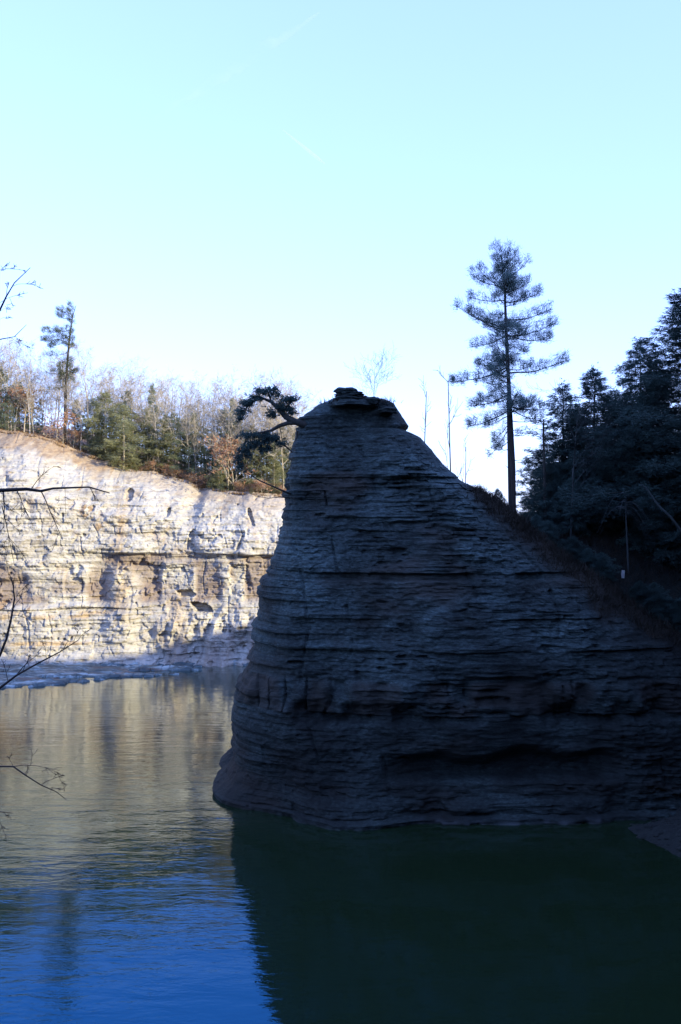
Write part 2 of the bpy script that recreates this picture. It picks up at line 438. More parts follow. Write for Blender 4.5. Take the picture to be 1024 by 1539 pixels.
    och += 0.6 * left * sstep(5.9, 6.2, Z) * (1 - sstep(6.8, 7.2, Z)) * sstep(-0.2, 0.3, noise(X / 1.4, 0, Z, 115))
    och += 0.75 * left * sstep(2.6, 2.75, Z) * (1 - sstep(3.1, 3.3, Z)) * sstep(-0.4, 0.2, noise(X / 2.4, 3, Z, 117))
    och += 0.5 * np.exp(-((pxw - 265) / 14.0) ** 2) * sstep(4, 6, Z) * (1 - sstep(8, 9.5, Z))
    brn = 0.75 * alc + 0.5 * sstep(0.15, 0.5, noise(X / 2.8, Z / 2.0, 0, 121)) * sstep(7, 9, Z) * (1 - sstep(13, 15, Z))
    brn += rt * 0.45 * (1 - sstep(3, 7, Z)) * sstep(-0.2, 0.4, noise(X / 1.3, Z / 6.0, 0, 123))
    turf = sstep(H - 3.0 + 3.0 * fbm(X / 2.0, Z / 2.5, 0, 5, 125), H - 1.2 + 1.5 * fbm(X / 0.9, Z / 0.9, 0, 4, 127), Z)
    turf *= np.where(pxw < 150, 1.0, 0.45)
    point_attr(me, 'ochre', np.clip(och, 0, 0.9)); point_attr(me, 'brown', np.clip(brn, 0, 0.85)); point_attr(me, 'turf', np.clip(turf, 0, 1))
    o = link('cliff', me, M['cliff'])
    tag(o, 'long pale sunlit shale cliff across the river', 'cliff', kind='structure')
    # plateau behind the brink
    yb = Y2[-1]
    back = np.concatenate([[-0.6, 0.4, 1.5, 3, 5, 8, 12, 17, 24, 34, 50, 80, 140, 260, 480, 900]])
    XX = np.repeat(xs[None], len(back), 0); BB = np.repeat(back[:, None], len(xs), 1)
    YY = yb[None] + BB
    ZZ = cliff_top(XX) - 0.25 + 0.10 * np.clip(BB, -1, 30) * (1 - sstep(-15, 25, XX)) + 0.3 * fbm(XX / 5, YY / 5, 0, 3, 131) * sstep(0.2, 3, BB)
    me = np_mesh('plateau', np.stack([XX, YY, ZZ], -1).reshape(-1, 3), grid_faces(len(back), len(xs)))
    tag(link('plateau', me, M['plateau']), kind='structure')
    return xs, yb
CL_X, CL_Y = build_cliff()
def plateau_at(x, back):
    y = float(np.interp(x, CL_X, CL_Y)) + back
    z = float(cliff_top(x)) - 0.25 + 0.10 * min(back, 30) * float(1 - sstep(-15, 25, x))
    return Vector((x, y, z - 0.1))

# ---------------------------------------------------------------- river ice at the foot of the far cliff
def build_ice():
    xs = np.linspace(-120, -10, 700); v = np.linspace(0, 1, 90)
    X, Vv = np.meshgrid(xs, v)
    near = np.interp(xs, [-120, -46, -38, -30, -22, -16, -11], [104, 111.5, 113.5, 118, 121.5, 124.5, 128]) + 1.6 * fbm(xs / 4, 0, 0, 4, 141) + 0.8 * np.sign(noise(xs / 1.3, 5, 0, 143))
    far = cliff_base_y(xs) + 1.5
    Y = near[None] + (far - near)[None] * Vv
    Z = 0.10 + 0.55 * Vv ** 2 + 0.28 * fbm(X / 2.2, Y / 1.0, 0, 4, 147) + 0.22 * np.clip(noise(X / 0.8, Y / 0.6, 0, 149), 0, 1)
    Z[0] = -0.2
    hole = fbm(X / 5.0, Y / 1.6, 0, 3, 151) + 0.35 * sstep(-27, -13, X)
    Z = np.where(hole > 0.27, -0.3, Z)
    me = np_mesh('ice', np.stack([X, Y, Z], -1).reshape(-1, 3), grid_faces(len(v), len(xs)))
    tag(link('ice', me, M['ice']), kind='structure', label='shaded blue shelf of river ice below the pale cliff')
build_ice()

# ---------------------------------------------------------------- right hill and near bank: thin-plate surface through hand-set points, unseen slopes shaped to cast shade
CP = np.array([
    (17, 64, -0.3), (19.8, 57.5, 0), (22, 50, 0), (21.5, 40, 0), (18, 30, 0), (11, 19, 0), (0, 12, 0), (-12, 10, 0), (-30, 7, 0), (-60, 4, 0), (-100, 0, 0),
    (10, 50, -4), (0, 40, -4), (-20, 40, -4), (-40, 40, -4), (0, 25, -4), (-20, 22, -4), (-50, 20, -4), (-60, 40, -4), (-30, 60, -4), (-60, 80, -4),
    (-20, 80, -4), (-10, 95, -4), (5, 105, -4), (30, 112, -4), (60, 118, -4), (5, 60, -4), (12, 58, -3.5), (-100, 60, -4),
    (0, 74, 4), (8, 75, 12), (13.5, 78, 18.6), (13.8, 80.5, 19.3), (17, 79, 18.2), (19, 74, 14.6), (20, 80, 18.5), (27, 80, 19.5), (30, 90, 18), (20, 89, 16), (13, 88, 14), (13, 98, 1), (30, 102, 2), (45, 106, 3),
    (40, 70, 27), (40, 85, 27), (60, 58, 48), (60, 45, 52), (60, 75, 33), (60, 93, 18), (80, 92, 28), (40, 50, 25), (30, 60, 4), (34, 40, 18), (34, 25, 24), (60, 20, 52), (28, 10, 26), (30, -5, 32),
    (0, 0, 18.3), (0, 4, 17.2), (0, 8, 9), (-12, 0, 18.5), (12, 6, 18), (-30, -3, 18), (0, -12, 22), (0, -40, 46), (-40, -40, 46), (-60, -15, 28), (60, -20, 58), (110, 0, 66), (110, 110, 24), (78, 43, 67), (83, 61, 45.5), (88, 70, 42.3), (92.5, 74, 44.0), (110, 64, 45), (110, 46, 54), (12, 65, -2.5), (16, 66, -2), (5, 66, -3), (20.5, 67, 0.6), (25, 68, 2.5), (21.6, 58.5, 0.45), (24, 61, 1.4), (110, -60, 70), (-100, -60, 50), (0, -80, 60),
], float)
def _tps(r2): return 0.5 * r2 * np.log(r2 + 1e-9)
def _fit():
    n = len(CP); d2 = ((CP[:, None, :2] - CP[None, :, :2]) ** 2).sum(-1)
    K = _tps(d2) + np.eye(n) * 1.0
    Pm = np.c_[np.ones(n), CP[:, :2]]
    A = np.block([[K, Pm], [Pm.T, np.zeros((3, 3))]])
    return np.linalg.solve(A, np.r_[CP[:, 2], 0, 0, 0])
_W = _fit()
def hill_raw(x, y):
    x = np.asarray(x, float); y = np.asarray(y, float)
    r = _W[-3] + _W[-2] * x + _W[-1] * y
    for k in range(len(CP)):
        r = r + _W[k] * _tps((x - CP[k, 0]) ** 2 + (y - CP[k, 1]) ** 2)
    return r
def hill(x, y):
    x = np.asarray(x, float); y = np.asarray(y, float)
    z = hill_raw(x, y)
    return z + 0.55 * fbm(x / 4.0, y / 4.0, 0, 4, 161) * sstep(0.5, 3, z) + 0.45 * np.abs(fbm(x / 0.9, y / 0.9, 0, 4, 163)) * sstep(-0.3, 0.6, z)
def ground(x, y): return float(hill(x, y))

def build_hill():
    xs = np.concatenate([np.linspace(-110, -15, 60, endpoint=False), np.linspace(-15, 45, 240, endpoint=False), np.linspace(45, 120, 60)])
    ys = np.concatenate([np.linspace(-85, 5, 60, endpoint=False), np.linspace(5, 55, 120, endpoint=False), np.linspace(55, 118, 250)])
    X, Y = np.meshgrid(xs, ys)
    Z = np.maximum(hill(X, Y), -5)
    me = np_mesh('hillside', np.stack([X, Y, Z], -1).reshape(-1, 3), grid_faces(len(ys), len(xs)))
    tag(link('hillside', me, M['hill']), kind='structure')
build_hill()

# ---------------------------------------------------------------- the dark rock promontory
LEFT = [(1275, 322), (1243, 330), (1225, 318), (1205, 312), (1190, 330), (1165, 347), (1150, 346), (1120, 341), (1085, 339), (1060, 348), (1030, 360), (1000, 372), (985, 377), (940, 380), (900, 385), (870, 394), (850, 402), (820, 413), (800, 415), (760, 425), (735, 430), (715, 431), (690, 438), (660, 445), (640, 447), (632, 449), (624, 457), (610, 482), (606, 492), (604, 496)]
RIGHT = [(604, 571), (607, 572), (614, 589), (628, 599), (645, 611), (649, 609), (651, 606), (661, 628), (677, 644), (702, 664), (722, 687), (739, 716), (755, 742), (775, 768), (790, 785), (815, 818), (840, 852), (870, 902), (910, 955), (960, 1030), (1000, 1080), (1060, 1120), (1275, 1150)]
def _front(z): return 64.6 + 0.22 * z
def _zx(L, dd):
    out = []
    for py, px in L:
        z = 10.0
        for _ in range(12):
            D = float(_front(z)) + dd
            z = CAMH - (py - CY) / F * D
        out.append((z, (px - CX) / F * D))
    out.sort()
    return np.array(out)
_Lt, _Rt = _zx(LEFT, 3.0), _zx(RIGHT, 5.0)

def build_rock():
    ztop = min(_Lt[-1, 0], _Rt[-1, 0]) - 0.02
    nz = 720
    zs = np.concatenate([np.linspace(-1.2, ztop - 0.5, nz - 12, endpoint=False), np.linspace(ztop - 0.5, ztop, 12)])
    th = np.concatenate([np.linspace(-0.25 * math.pi, 1.15 * math.pi, 900, endpoint=False), np.linspace(1.15 * math.pi, 1.75 * math.pi, 90, endpoint=False)])
    TH, Z = np.meshgrid(th, zs)
    wob = 0.12 * noise(Z * 3.0, 0, 0, 171) + 0.10 * np.sign(noise(Z * 2.2, 4, 0, 173))
    xl = np.interp(Z, _Lt[:, 0], _Lt[:, 1]) + wob
    xr = np.interp(Z, _Rt[:, 0], _Rt[:, 1])
    a = (xr - xl) / 2; cx = (xr + xl) / 2
    B = np.interp(zs, [-1, 8, 16, 22, 26, ztop - 1.0, ztop], [9.5, 9, 7.5, 5.5, 4.2, 2.6, 2.0])[:, None]
    n = 3.1
    c, s = np.cos(TH), np.sin(TH)
    X = cx - a * np.sign(c) * np.abs(c) ** (2 / n)
    ub = -np.sign(s) * np.abs(s) ** (2 / n)
    # the face swings back a little towards the left nose and bulges in the middle
    u = (X - xl) / (2 * a + 1e-6)
    Yc = _front(Z) + B
    Y = Yc + B * ub
    front = np.clip(s, 0, 1) ** 0.5
    nx = -np.sign(c) * np.abs(c) ** 1.2 * (B / (a + B)); ny = -np.sign(s) * np.abs(s) ** 1.2
    ln = np.sqrt(nx * nx + ny * ny) + 1e-6; nx /= ln; ny /= ln
    az = np.interp(Z, [0, 1.7, 3.8, 5.5, 8.2, 9.6, 15.6, 16.1, 21.3, 22.6, 23.6, 27, 31], [0.75, 0.7, 0.5, 0.35, 0.55, 0.45, 0.55, 0.85, 0.85, 1.05, 0.5, 0.45, 0.6])
    az = az * np.clip(0.8 + 1.5 * fbm(X / 4.5, Y / 4.5, Z / 2.5, 3, 191), 0.12, 1.6)
    d = 1.6 * fbm(X / 8.0, Y / 8.0, Z / 12.0, 3, 181) + 0.45 * fbm(X / 2.4, Y / 2.4, Z / 3.0, 4, 183)
    d += az * bed_offset(X, Y, Z, 190, ((0.15, 0.10, 0.45), (0.45, 0.20, 0.30), (1.5, 0.28, 0.20)))
    d += 0.24 * np.abs(fbm(X / 1.2, Y / 1.2, Z / 0.7, 5, 193))
    d += az * (0.22 * blocks(X + 0.6 * Y, Z, 1.7, 0.55, 185) * sstep(-0.2, 0.3, noise(X / 4, Y / 4, Z / 3, 186)) + 0.13 * blocks(X + 0.6 * Y, Z, 0.7, 0.22, 188))
    d -= 0.35 * sstep(0.32, 0.55, fbm(X / 1.4, Y / 1.4, Z / 0.6, 3, 189)) * sstep(-0.1, 0.3, noise(X / 4, Y / 4, Z / 3.5, 194))
    # a few steep joints break the face into panels
    jo = np.abs(np.mod(X / 4.3 + 0.35 * noise(X / 3, Z / 7, 0, 231) + 0.06 * Z, 1) - 0.5) * 2
    d -= 0.20 * sstep(0.90, 0.99, jo) * sstep(0.0, 0.35, noise(X / 1.5, Z / 1.1, 0, 233))
    d += 0.10 * fbm(X / 0.4, Y / 0.4, Z / 0.22, 3, 195)
    # blocky hard band with joints (z 6.6 to 8.6), undercut below it
    hb = sstep(6.45, 6.6, Z) * (1 - sstep(8.4, 8.8, Z))
    jt = np.abs(np.mod(X / 1.15 + 0.7 * noise(X / 2.0, Z / 4, 0, 197), 1) - 0.5) * 2
    d += hb * (0.10 + 0.55 * noise(X / 0.9, Y / 0.9, Z / 1.3, 199) - 0.35 * sstep(0.82, 1.0, jt) * sstep(-0.1, 0.3, noise(X / 2.6, 1, 0, 200)))
    d -= 0.5 * sstep(5.9, 6.2, Z) * (1 - sstep(6.45, 6.55, Z)) * sstep(-0.3, 0.2, noise(X / 4, 0, 0, 201))
    # the long dark undercut near the water on the right half, ledge at the waterline
    cv = sstep(1.5, 6.0, X) * (1 - sstep(16.5, 19.5, X))
    ct = 4.1 + 0.5 * noise(X / 3.0, 2, 0, 203)
    d -= 1.4 * cv * sstep(2.1, 2.7, Z) * (1 - sstep(ct - 0.9, ct + 0.25, Z))
    d += 0.6 * (1 - sstep(0.9, 1.6, Z)) * front * (1 - sstep(17.0, 17.8, X)) + 0.7 * (1 - sstep(0.25, 0.4, Z)) * front
    zq = Z + 0.5 * fbm(X / 0.8, 2.0, Z / 0.8, 3, 204)
    d -= 0.6 * sstep(0.05, 0.6, noise(X / 2.1, 3.0, 0, 205)) * sstep(5.7, 6.4, zq) * (1 - sstep(6.6, 7.6, zq))
    # ledge casting a dark line at z 15.8, cap slabs at the top
    d -= 0.45 * sstep(15.2, 15.4, Z) * (1 - sstep(15.75, 15.85, Z)) * sstep(-0.4, 0.2, noise(X / 3.5, 9, 0, 207)) * sstep(0.05, 0.2, u)
    for zz, am in ((22.4, 0.3), (19.6, 0.2), (12.7, 0.25), (10.6, 0.3)):
        d += am * sstep(0.03, 0.15, u) * sstep(zz, zz + 0.06, Z) * (1 - sstep(zz + 0.3, zz + 0.5, Z)) * sstep(-0.2, 0.2, noise(X / 2.4, zz, 0, 209))
    fade = 1 - 0.45 * sstep(ztop - 4, ztop, Z)
    # keep the traced outline on the left nose and the sloping crest readable
    keep = 1 - 0.40 * sstep(0.75, 1.0, np.abs(c)) 
    nose = 1 - sstep(0.03, 0.16, u)
    d = d * fade * keep * (1 - 0.35 * nose)
    crest = sstep(0.72, 0.98, u) * sstep(9, 12, Z)
    d = d * (1 - 0.6 * crest)
    X2 = X + nx * d; Y2 = Y + ny * d
    V = np.stack([X2, Y2, Z + 0.05 * fbm(X, Y, Z, 3, 211)], -1).reshape(-1, 3)
    top = V[-len(th):].mean(0); top[2] = ztop + 0.05
    ring = V[-len(th):]
    shr = np.array([0.92, 0.75, 0.5, 0.25, 0.02])
    for q in shr:                                        # flat, slightly domed summit
        r_ = top + (ring - top) * q; r_[:, 2] = ztop + 0.18 * (1 - q) + 0.05 * noise(r_[:, 0] * 3, r_[:, 1] * 3, 0, 225)
        V = np.vstack([V, r_])
    Fq = grid_faces(len(zs) + len(shr), len(th), True)[:, ::-1]
    me = np_mesh('rock_promontory', V, Fq)
    # attributes
    turf = sstep(0.80, 0.97, u + 0.06 * fbm(X / 1.5, Y / 1.5, Z / 1.5, 3, 213)) * sstep(9.0, 12, Z) * (1 - sstep(20.5, 23, Z))
    brn = 0.6 * hb * sstep(-0.2, 0.4, noise(X / 1.6, 0, Z / 2, 215)) + 0.25 * sstep(1.2, 1.6, Z) * (1 - sstep(2.0, 2.5, Z)) * sstep(-0.1, 0.4, noise(X / 1.5, 0, Z, 229)) + 0.8 * sstep(0.1, 0.5, fbm(X / 7, Y / 7, Z / 3, 3, 217)) * sstep(13, 9, Z * 0 + 10)
    rime = 0.5 * sstep(-0.3, 0.4, fbm(X / 0.7, 1, 0, 4, 235)) * (1 - sstep(0.16, 0.36, Z + 0.12 * fbm(X / 1.3, 0, 0, 3, 219))) * sstep(3, 7, X) * (1 - sstep(17.0, 17.4, X)) + 0.10 * sstep(0.25, 0.6, noise(X / 1.2, Y, Z / 0.25, 221)) * sstep(10, 20, Z)
    ap = lambda q: np.concatenate([q.ravel(), np.zeros(len(shr) * len(th))])
    darken = (1 - sstep(4.0, 13.0, Z - 0.35 * np.clip(X - 8, 0, 16) + 1.8 * fbm(X / 4, Y / 4, Z / 2, 3, 227)))  # darker towards the foot, reaching higher on the right
    point_attr(me, 'darken', ap(darken)); point_attr(me, 'turf', ap(np.clip(turf, 0, 1))); point_attr(me, 'brown', ap(np.clip(brn, 0, 0.8))); point_attr(me, 'rime', ap(np.clip(rime, 0, 1)))
    global CREST
    tv = ap(np.clip(turf, 0, 1)); cand = np.where(tv > 0.55)[0]
    CREST = V[np.random.default_rng(12).choice(cand, 2600)]
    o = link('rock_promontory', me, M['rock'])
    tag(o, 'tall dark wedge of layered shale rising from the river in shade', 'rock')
    # cap: a stack of irregular slabs
    rng = np.random.default_rng(5)
    def slab(px, py, D, rx, ry, hh, seed):
        c0 = P(px, py, D); nt_, nv = 48, 9
        t = np.linspace(0, 2 * math.pi, nt_, endpoint=False); w = np.linspace(0, 1, nv)
        T_, W_ = np.meshgrid(t, w)
        prof = np.interp(W_, [0, 0.12, 0.5, 0.85, 1.0], [0.72, 0.97, 1.0, 0.86, 0.05])
        kn = np.sort(rng.uniform(0, 2 * math.pi, 9)); kr = rng.uniform(0.72, 1.12, 9)
        poly = np.interp(T_, np.concatenate([[kn[-1] - 2 * math.pi], kn, [kn[0] + 2 * math.pi]]), np.concatenate([[kr[-1]], kr, [kr[0]]]))
        rr = prof * poly * (1 + 0.10 * np.sign(noise(W_ * 5, seed, 0, 9))) + 0.05 * noise(T_ * 5, W_ * 7, seed, 7)
        Vv = np.stack([c0.x + rx * rr * np.cos(T_), c0.y + ry * rr * np.sin(T_), c0.z + hh * np.minimum(W_ * 1.1, 1) + 0.07 * noise(T_ * 2, W_ * 2, seed, 3)], -1).reshape(-1, 3)
        m_ = np_mesh('cap_slab', Vv, grid_faces(nv, nt_, True))
        for k in ('turf', 'brown', 'rime', 'darken'): point_attr(m_, k, np.full(len(Vv), 0.6 if k == 'darken' else 0.0))
        link('cap_slab', m_, M['rock'], o)
    slab(531, 612, 70.6, 1.50, 1.3, 0.50, 3)
    slab(523, 604, 70.6, 1.22, 1.0, 0.46, 8)
    slab(525, 597, 70.6, 0.98, 0.8, 0.36, 31)
    slab(519, 592, 70.3, 0.80, 0.7, 0.40, 21)
    slab(560, 607, 70.4, 0.62, 0.7, 0.46, 13)
    slab(545, 602, 71.2, 0.45, 0.5, 0.30, 17)
    slab(583, 622, 70.3, 0.7, 0.8, 0.40, 23)
    return o
ROCK = build_rock()

# ---------------------------------------------------------------- trees
def conifer(name, h, rad, seed, style, nbr, mats, bare=0.12, droop=0.15, dens=1.0, size=0.28, lean=0.0):
    """returns (trunk mesh, crown mesh): flat sprays of needles along tapering whorled limbs"""
    rng = np.random.default_rng(seed); rd = random.Random(seed)
    tk, cr = MB(), MB()
    tp = [Vector((lean * (k / 8.0) ** 1.4 * h + 0.06 * rd.uniform(-1, 1), 0.05 * rd.uniform(-1, 1), h * k / 8.0)) for k in range(9)]
    tk.tube(tp, [max(0.02, h * 0.014 * (1 - k / 8.3)) for k in range(9)], 7)
    for i in range(nbr):
        f = bare + (1 - bare) * (i + rd.random()) / nbr
        z = h * f * 0.985
        k = f * 8; k0 = min(int(k), 7)
        p0 = tp[k0].lerp(tp[k0 + 1], k - k0)
        env = (1 - f) ** 0.62 if style != 'round' else math.sin(math.pi * min(1, 0.12 + f * 0.88)) ** 0.7
        env = max(env, 0.06)
        L = rad * env * rd.choice((rd.uniform(0.3, 0.8), rd.uniform(0.75, 1.15))) * (1 + 0.3 * math.sin(i * 0.9 + seed)) + 0.1
        if f < bare + 0.1: L *= rd.uniform(0.4, 0.9)
        az = i * 2.399 + rd.uniform(-0.5, 0.5)
        rise = (0.55 * f - 0.05) if style == 'pine' else (0.25 * f - droop)
        out = Vector((math.cos(az), math.sin(az), 0))
        pts = []
        for j in range(6):
            t = j / 5.0
            pts.append(p0 + out * (L * t) + Vector((0, 0, L * (rise * t - (droop * 0.9 * t * t if style != 'pine' else -0.12 * t * t)))))
        tk.tube(pts, [max(0.008, h * 0.0028 * (1 - f * 0.6) * (1 - 0.85 * j / 5)) for j in range(6)], 4)
        ns = max(8, int(L * 20 * dens))
        t = rng.uniform(0.10, 1.0, ns) ** 0.75
        A = np.array([tuple(q) for q in pts])
        idx = t * 5; i0 = np.minimum(idx.astype(int), 4); fr = (idx - i0)[:, None]
        C = A[i0] * (1 - fr) + A[i0 + 1] * fr
        o2 = np.array(tuple(out)); sd = np.array((-o2[1], o2[0], 0))
        wid = L * 0.36 * (1 - 0.75 * t) + 0.12
        off = rng.uniform(-1, 1, ns)
        C = C + sd * (off * wid)[:, None] - np.array((0, 0, 1)) * (np.abs(off) * wid * 0.25 * (1 if style != 'pine' else -0.6))[:, None]
        C[:, 2] += rng.normal(0, 0.10 + 0.03 * L, ns)
        nb = 9
        C2 = np.repeat(C, nb, 0) + rng.normal(0, size * 0.35, (ns * nb, 3)) * [1, 1, 0.7]
        dirs = np.repeat(o2[None] * 0.7 + sd[None] * off[:, None] * 0.8, nb, 0) + rng.normal(0, 0.55, (ns * nb, 3)) * [1, 1, 0.7]
        if style == 'pine': dirs[:, 2] += 0.35
        else: dirs[:, 2] -= 0.08
        m_ = len(C2)
        cr.tris(blades(C2, unit(dirs), rng.uniform(0.6, 1.3, m_) * size, rng.uniform(0.5, 1.1, m_) * size * 0.12, rng))
    # leader
    nt_ = 60
    C = np.array(tuple(tp[8])) + rng.normal(0, 1, (nt_, 3)) * [0.12, 0.12, 0.35] - [0, 0, 0.35]
    cr.tris(blades(C, unit(rng.normal(0, 0.5, (nt_, 3)) + [0, 0, 0.8]), np.full(nt_, size), np.full(nt_, size * 0.16), rng))
    return tk.mesh('trunk', True), cr.mesh('crown'), mats

def place(proto, name, loc, label, cat, group=None, s=1.0, rz=0.0, sx=1.0):
    tm, cm, mats = proto
    e = bpy.data.objects.new(name, None); COL.objects.link(e)
    e.location = loc; e.rotation_euler = (0, 0, rz); e.scale = (s * sx, s * sx, s)
    tag(e, label, cat, group)
    parts = proto_parts(name)
    link(parts[0], tm, mats[0], e)
    if cm is not None: link(parts[1], cm, mats[1], e)
    return e
def proto_parts(name):
    return ('trunk', 'branches') if 'bare' in name or 'dead' in name else ('trunk', 'crown')

def bare_tree(h, seed, spread=0.35, depth=4, r0=0.012, mats=None, leaf=None, fork=0.3, minr=0.008):
    rd = random.Random(seed); tk, br, lf = MB(), MB(), []
    def grow(p, d, L, r, lev):
        n = 5 if lev == 0 else 4
        pts, rads = [p.copy()], [r]
        q = p.copy(); dd = d.copy()
        for k in range(n):
            dd = (dd + Vector((rd.gauss(0, 1), rd.gauss(0, 1), rd.gauss(0, 0.6))) * (0.05 if lev == 0 else 0.16) + Vector((0, 0, 0.07 if lev else 0.02))).normalized()
            q = q + dd * (L / n); pts.append(q.copy()); rads.append(max(minr * 0.6, r * (1 - 0.75 * (k + 1) / n)))
        (tk if lev == 0 else br).tube(pts, rads, 6 if lev == 0 else 3)
        if lev >= depth:
            lf.append(q.copy()); return
        nc = [12, 6, 4, 3][min(lev, 3)]
        for c in range(nc):
            t = (fork + (1 - fork) * (c + rd.random()) / nc) if lev == 0 else 0.2 + 0.8 * (c + rd.random()) / nc
            k = min(t * n, n - 0.01); k0 = int(k)
            pp = pts[k0].lerp(pts[k0 + 1], k - k0)
            ax = (pts[k0 + 1] - pts[k0]).normalized()
            s_ = ax.orthogonal(); s_.rotate(__import__('mathutils').Quaternion(ax, rd.uniform(0, 6.283)))
            ang = rd.uniform(0.45, 0.95)
            nd = (ax * math.cos(ang) + s_ * math.sin(ang)).normalized()
            ll = L * (spread * rd.uniform(0.7, 1.25) * (1.25 - 0.6 * t) if lev == 0 else rd.uniform(0.35, 0.6))
            grow(pp, nd, ll, max(minr, rads[k0] * (0.5 if lev == 0 else 0.6)), lev + 1)
    grow(Vector((0, 0, -0.2)), Vector((0, 0, 1)), h, h * r0, 0)
    if leaf:
        rng = np.random.default_rng(seed)
        pts = np.array([tuple(q) for q in lf]); 
        pts = pts[pts[:, 2] < h * leaf]
        C = np.repeat(pts, 3, 0) + rng.normal(0, 0.15, (len(pts) * 3, 3))
        d = rng.normal(size=C.shape); d[:, 2] -= 0.3
        lm = MB(); lm.tris(blades(C, unit(d), rng.uniform(0.15, 0.3, len(C)), rng.uniform(0.06, 0.1, len(C)), rng))
        return tk.mesh('trunk', True), br.mesh('branches'), mats, lm.mesh('dry_leaves')
    return tk.mesh('trunk', True), br.mesh('branches'), mats

# --- the tall white pine right of the rock: limbs follow the photograph's own list
def limbed_pine(D, base, bpx, tp_px, tr, limbs, ndeep, deep_len, seed, mats, label, nd, lo, hi, blade):
    s = D / F
    rd = random.Random(seed); rng = np.random.default_rng(seed)
    tk, cr = MB(), MB()
    def L(px, py, dy=0.0): return Vector(((px - bpx) * s, dy, CAMH - (py - CY) * s - base.z))
    tp = [Vector((0, 0, -0.3))] + [L(*q) for q in tp_px]
    limbs = list(limbs)
    tk.tube(tp, tr, 9)
    def on_trunk(py):
        z = L(0, py).z
        for a, b in zip(tp, tp[1:]):
            if a.z <= z <= b.z: return a.lerp(b, (z - a.z) / (b.z - a.z))
        return tp[-1].copy()
    for k in range(ndeep):                                  # limbs towards and away from the viewer
        py = rd.uniform(lo, hi); spread = deep_len * (0.25 + 0.75 * min(1, (py - lo + 10) / (0.5 * (hi - lo))))
        limbs.append((py, bpx - 8 * (bpx > 500) + rd.uniform(-0.45, 0.45) * spread, py - rd.uniform(-6, 18), 0.85))
    for i, (ay, tx, ty, dn) in enumerate(limbs):
        p0 = on_trunk(ay)
        deep = i >= len(limbs) - ndeep
        dy = rd.uniform(0.4, 1.0) * rd.choice((-1, 1)) * deep_len * s * 0.9 * min(1, (ay - lo + 25) / 130) if deep else rd.uniform(-1.2, 1.2)
        p1 = L(tx, ty, dy)
        ln = (p1 - p0).length
        pts = []
        for j in range(7):
            t = j / 6.0
            q = p0.lerp(p1, t); q.z -= math.sin(math.pi * t) * ln * 0.07
            q += Vector((rd.uniform(-1, 1), rd.uniform(-1, 1), rd.uniform(-1, 1))) * 0.05
            pts.append(q)
        tk.tube(pts, [max(0.012, 0.018 + 0.016 * ln * (1 - t / 6.0)) * 0.8 for t in range(7)], 4)
        A = np.array([tuple(q) for q in pts])
        nt_ = max(5, int(ln * nd * dn)) if dn > 0.2 else int(ln * 14 * dn)
        if nt_ == 0: continue
        t = 1 - rng.uniform(0, 1, nt_) ** 1.25 * (0.78 if ln > 2 else 0.95)
        idx = t * 6; i0 = np.minimum(idx.astype(int), 5); fr = (idx - i0)[:, None]
        C = A[i0] * (1 - fr) + A[i0 + 1] * fr
        dirl = unit(np.array(tuple(p1 - p0))[None])[0]
        sd = unit(np.cross(dirl, [0, 0, 1])[None])[0]
        wid = (0.34 + 0.20 * ln) * np.sqrt(np.clip(1.15 - t, 0.05, 1))
        off = rng.uniform(-1, 1, nt_)
        T0 = C.copy()
        C = C + sd * (off * wid)[:, None] + np.array((0, 0, 1)) * rng.uniform(-0.25, 0.80, nt_)[:, None] * (0.5 + 0.5 * wid)[:, None]
        for a_, b_ in zip(T0[::2], C[::2]):
            tk.tube([a_, (a_ + b_) / 2 + [0, 0, -0.03], b_], [0.016, 0.012, 0.007], 3)
        nb = 16
        C2 = np.repeat(C, nb, 0) + rng.normal(0, 0.12, (nt_ * nb, 3))
        dd = np.repeat(unit(dirl[None] * 0.6 + sd[None] * off[:, None] * 0.7 + np.array((0, 0, 0.45))[None]), nb, 0) + rng.normal(0, 0.62, (nt_ * nb, 3))
        m_ = len(C2)
        cr.tris(blades(C2, unit(dd), rng.uniform(0.20, 0.44, m_) * blade, rng.uniform(0.009, 0.017, m_) * blade, rng))
    e = bpy.data.objects.new('pine_tree', None); COL.objects.link(e); e.location = base
    tag(e, label, 'pine tree')
    link('trunk', tk.mesh('trunk', True), mats[0], e); link('crown', cr.mesh('crown'), mats[1], e)
_b = P(772, 772, 80.5); _b.z = ground(_b.x, _b.y) - 0.2
LIMBS = [(400, 740, 376, 1), (408, 764, 378, 1), (415, 741, 392, 1), (420, 799, 386, .45), (416, 776, 398, .8), (432, 706, 414, .9), (436, 719, 404, .8), (440, 797, 422, 1), (452, 708, 444, .8), (455, 813, 437, 1), (462, 790, 445, .9),
             (492, 685, 458, .7), (496, 703, 470, 1), (480, 830, 463, .8), (505, 836, 484, 1), (503, 824, 513, 1.2), (505, 710, 520, .9), (500, 730, 488, 1.2), (515, 790, 530, 1), (505, 745, 505, 1.2), (508, 780, 508, 1.2),
             (552, 680, 573, 1.2), (546, 715, 545, 1), (540, 730, 560, 1), (560, 848, 543, 1.1), (556, 800, 548, .8), (575, 735, 590, .7),
             (592, 704, 612, .9), (600, 722, 600, 1.1), (615, 704, 640, .9), (622, 730, 640, 1), (640, 736, 685, .7), (632, 742, 662, .8), (655, 748, 678, .5),
             (612, 832, 612, .9), (616, 812, 632, .8), (632, 800, 634, .12), (655, 800, 650, .08), (690, 790, 690, .05), (675, 740, 672, .05)]
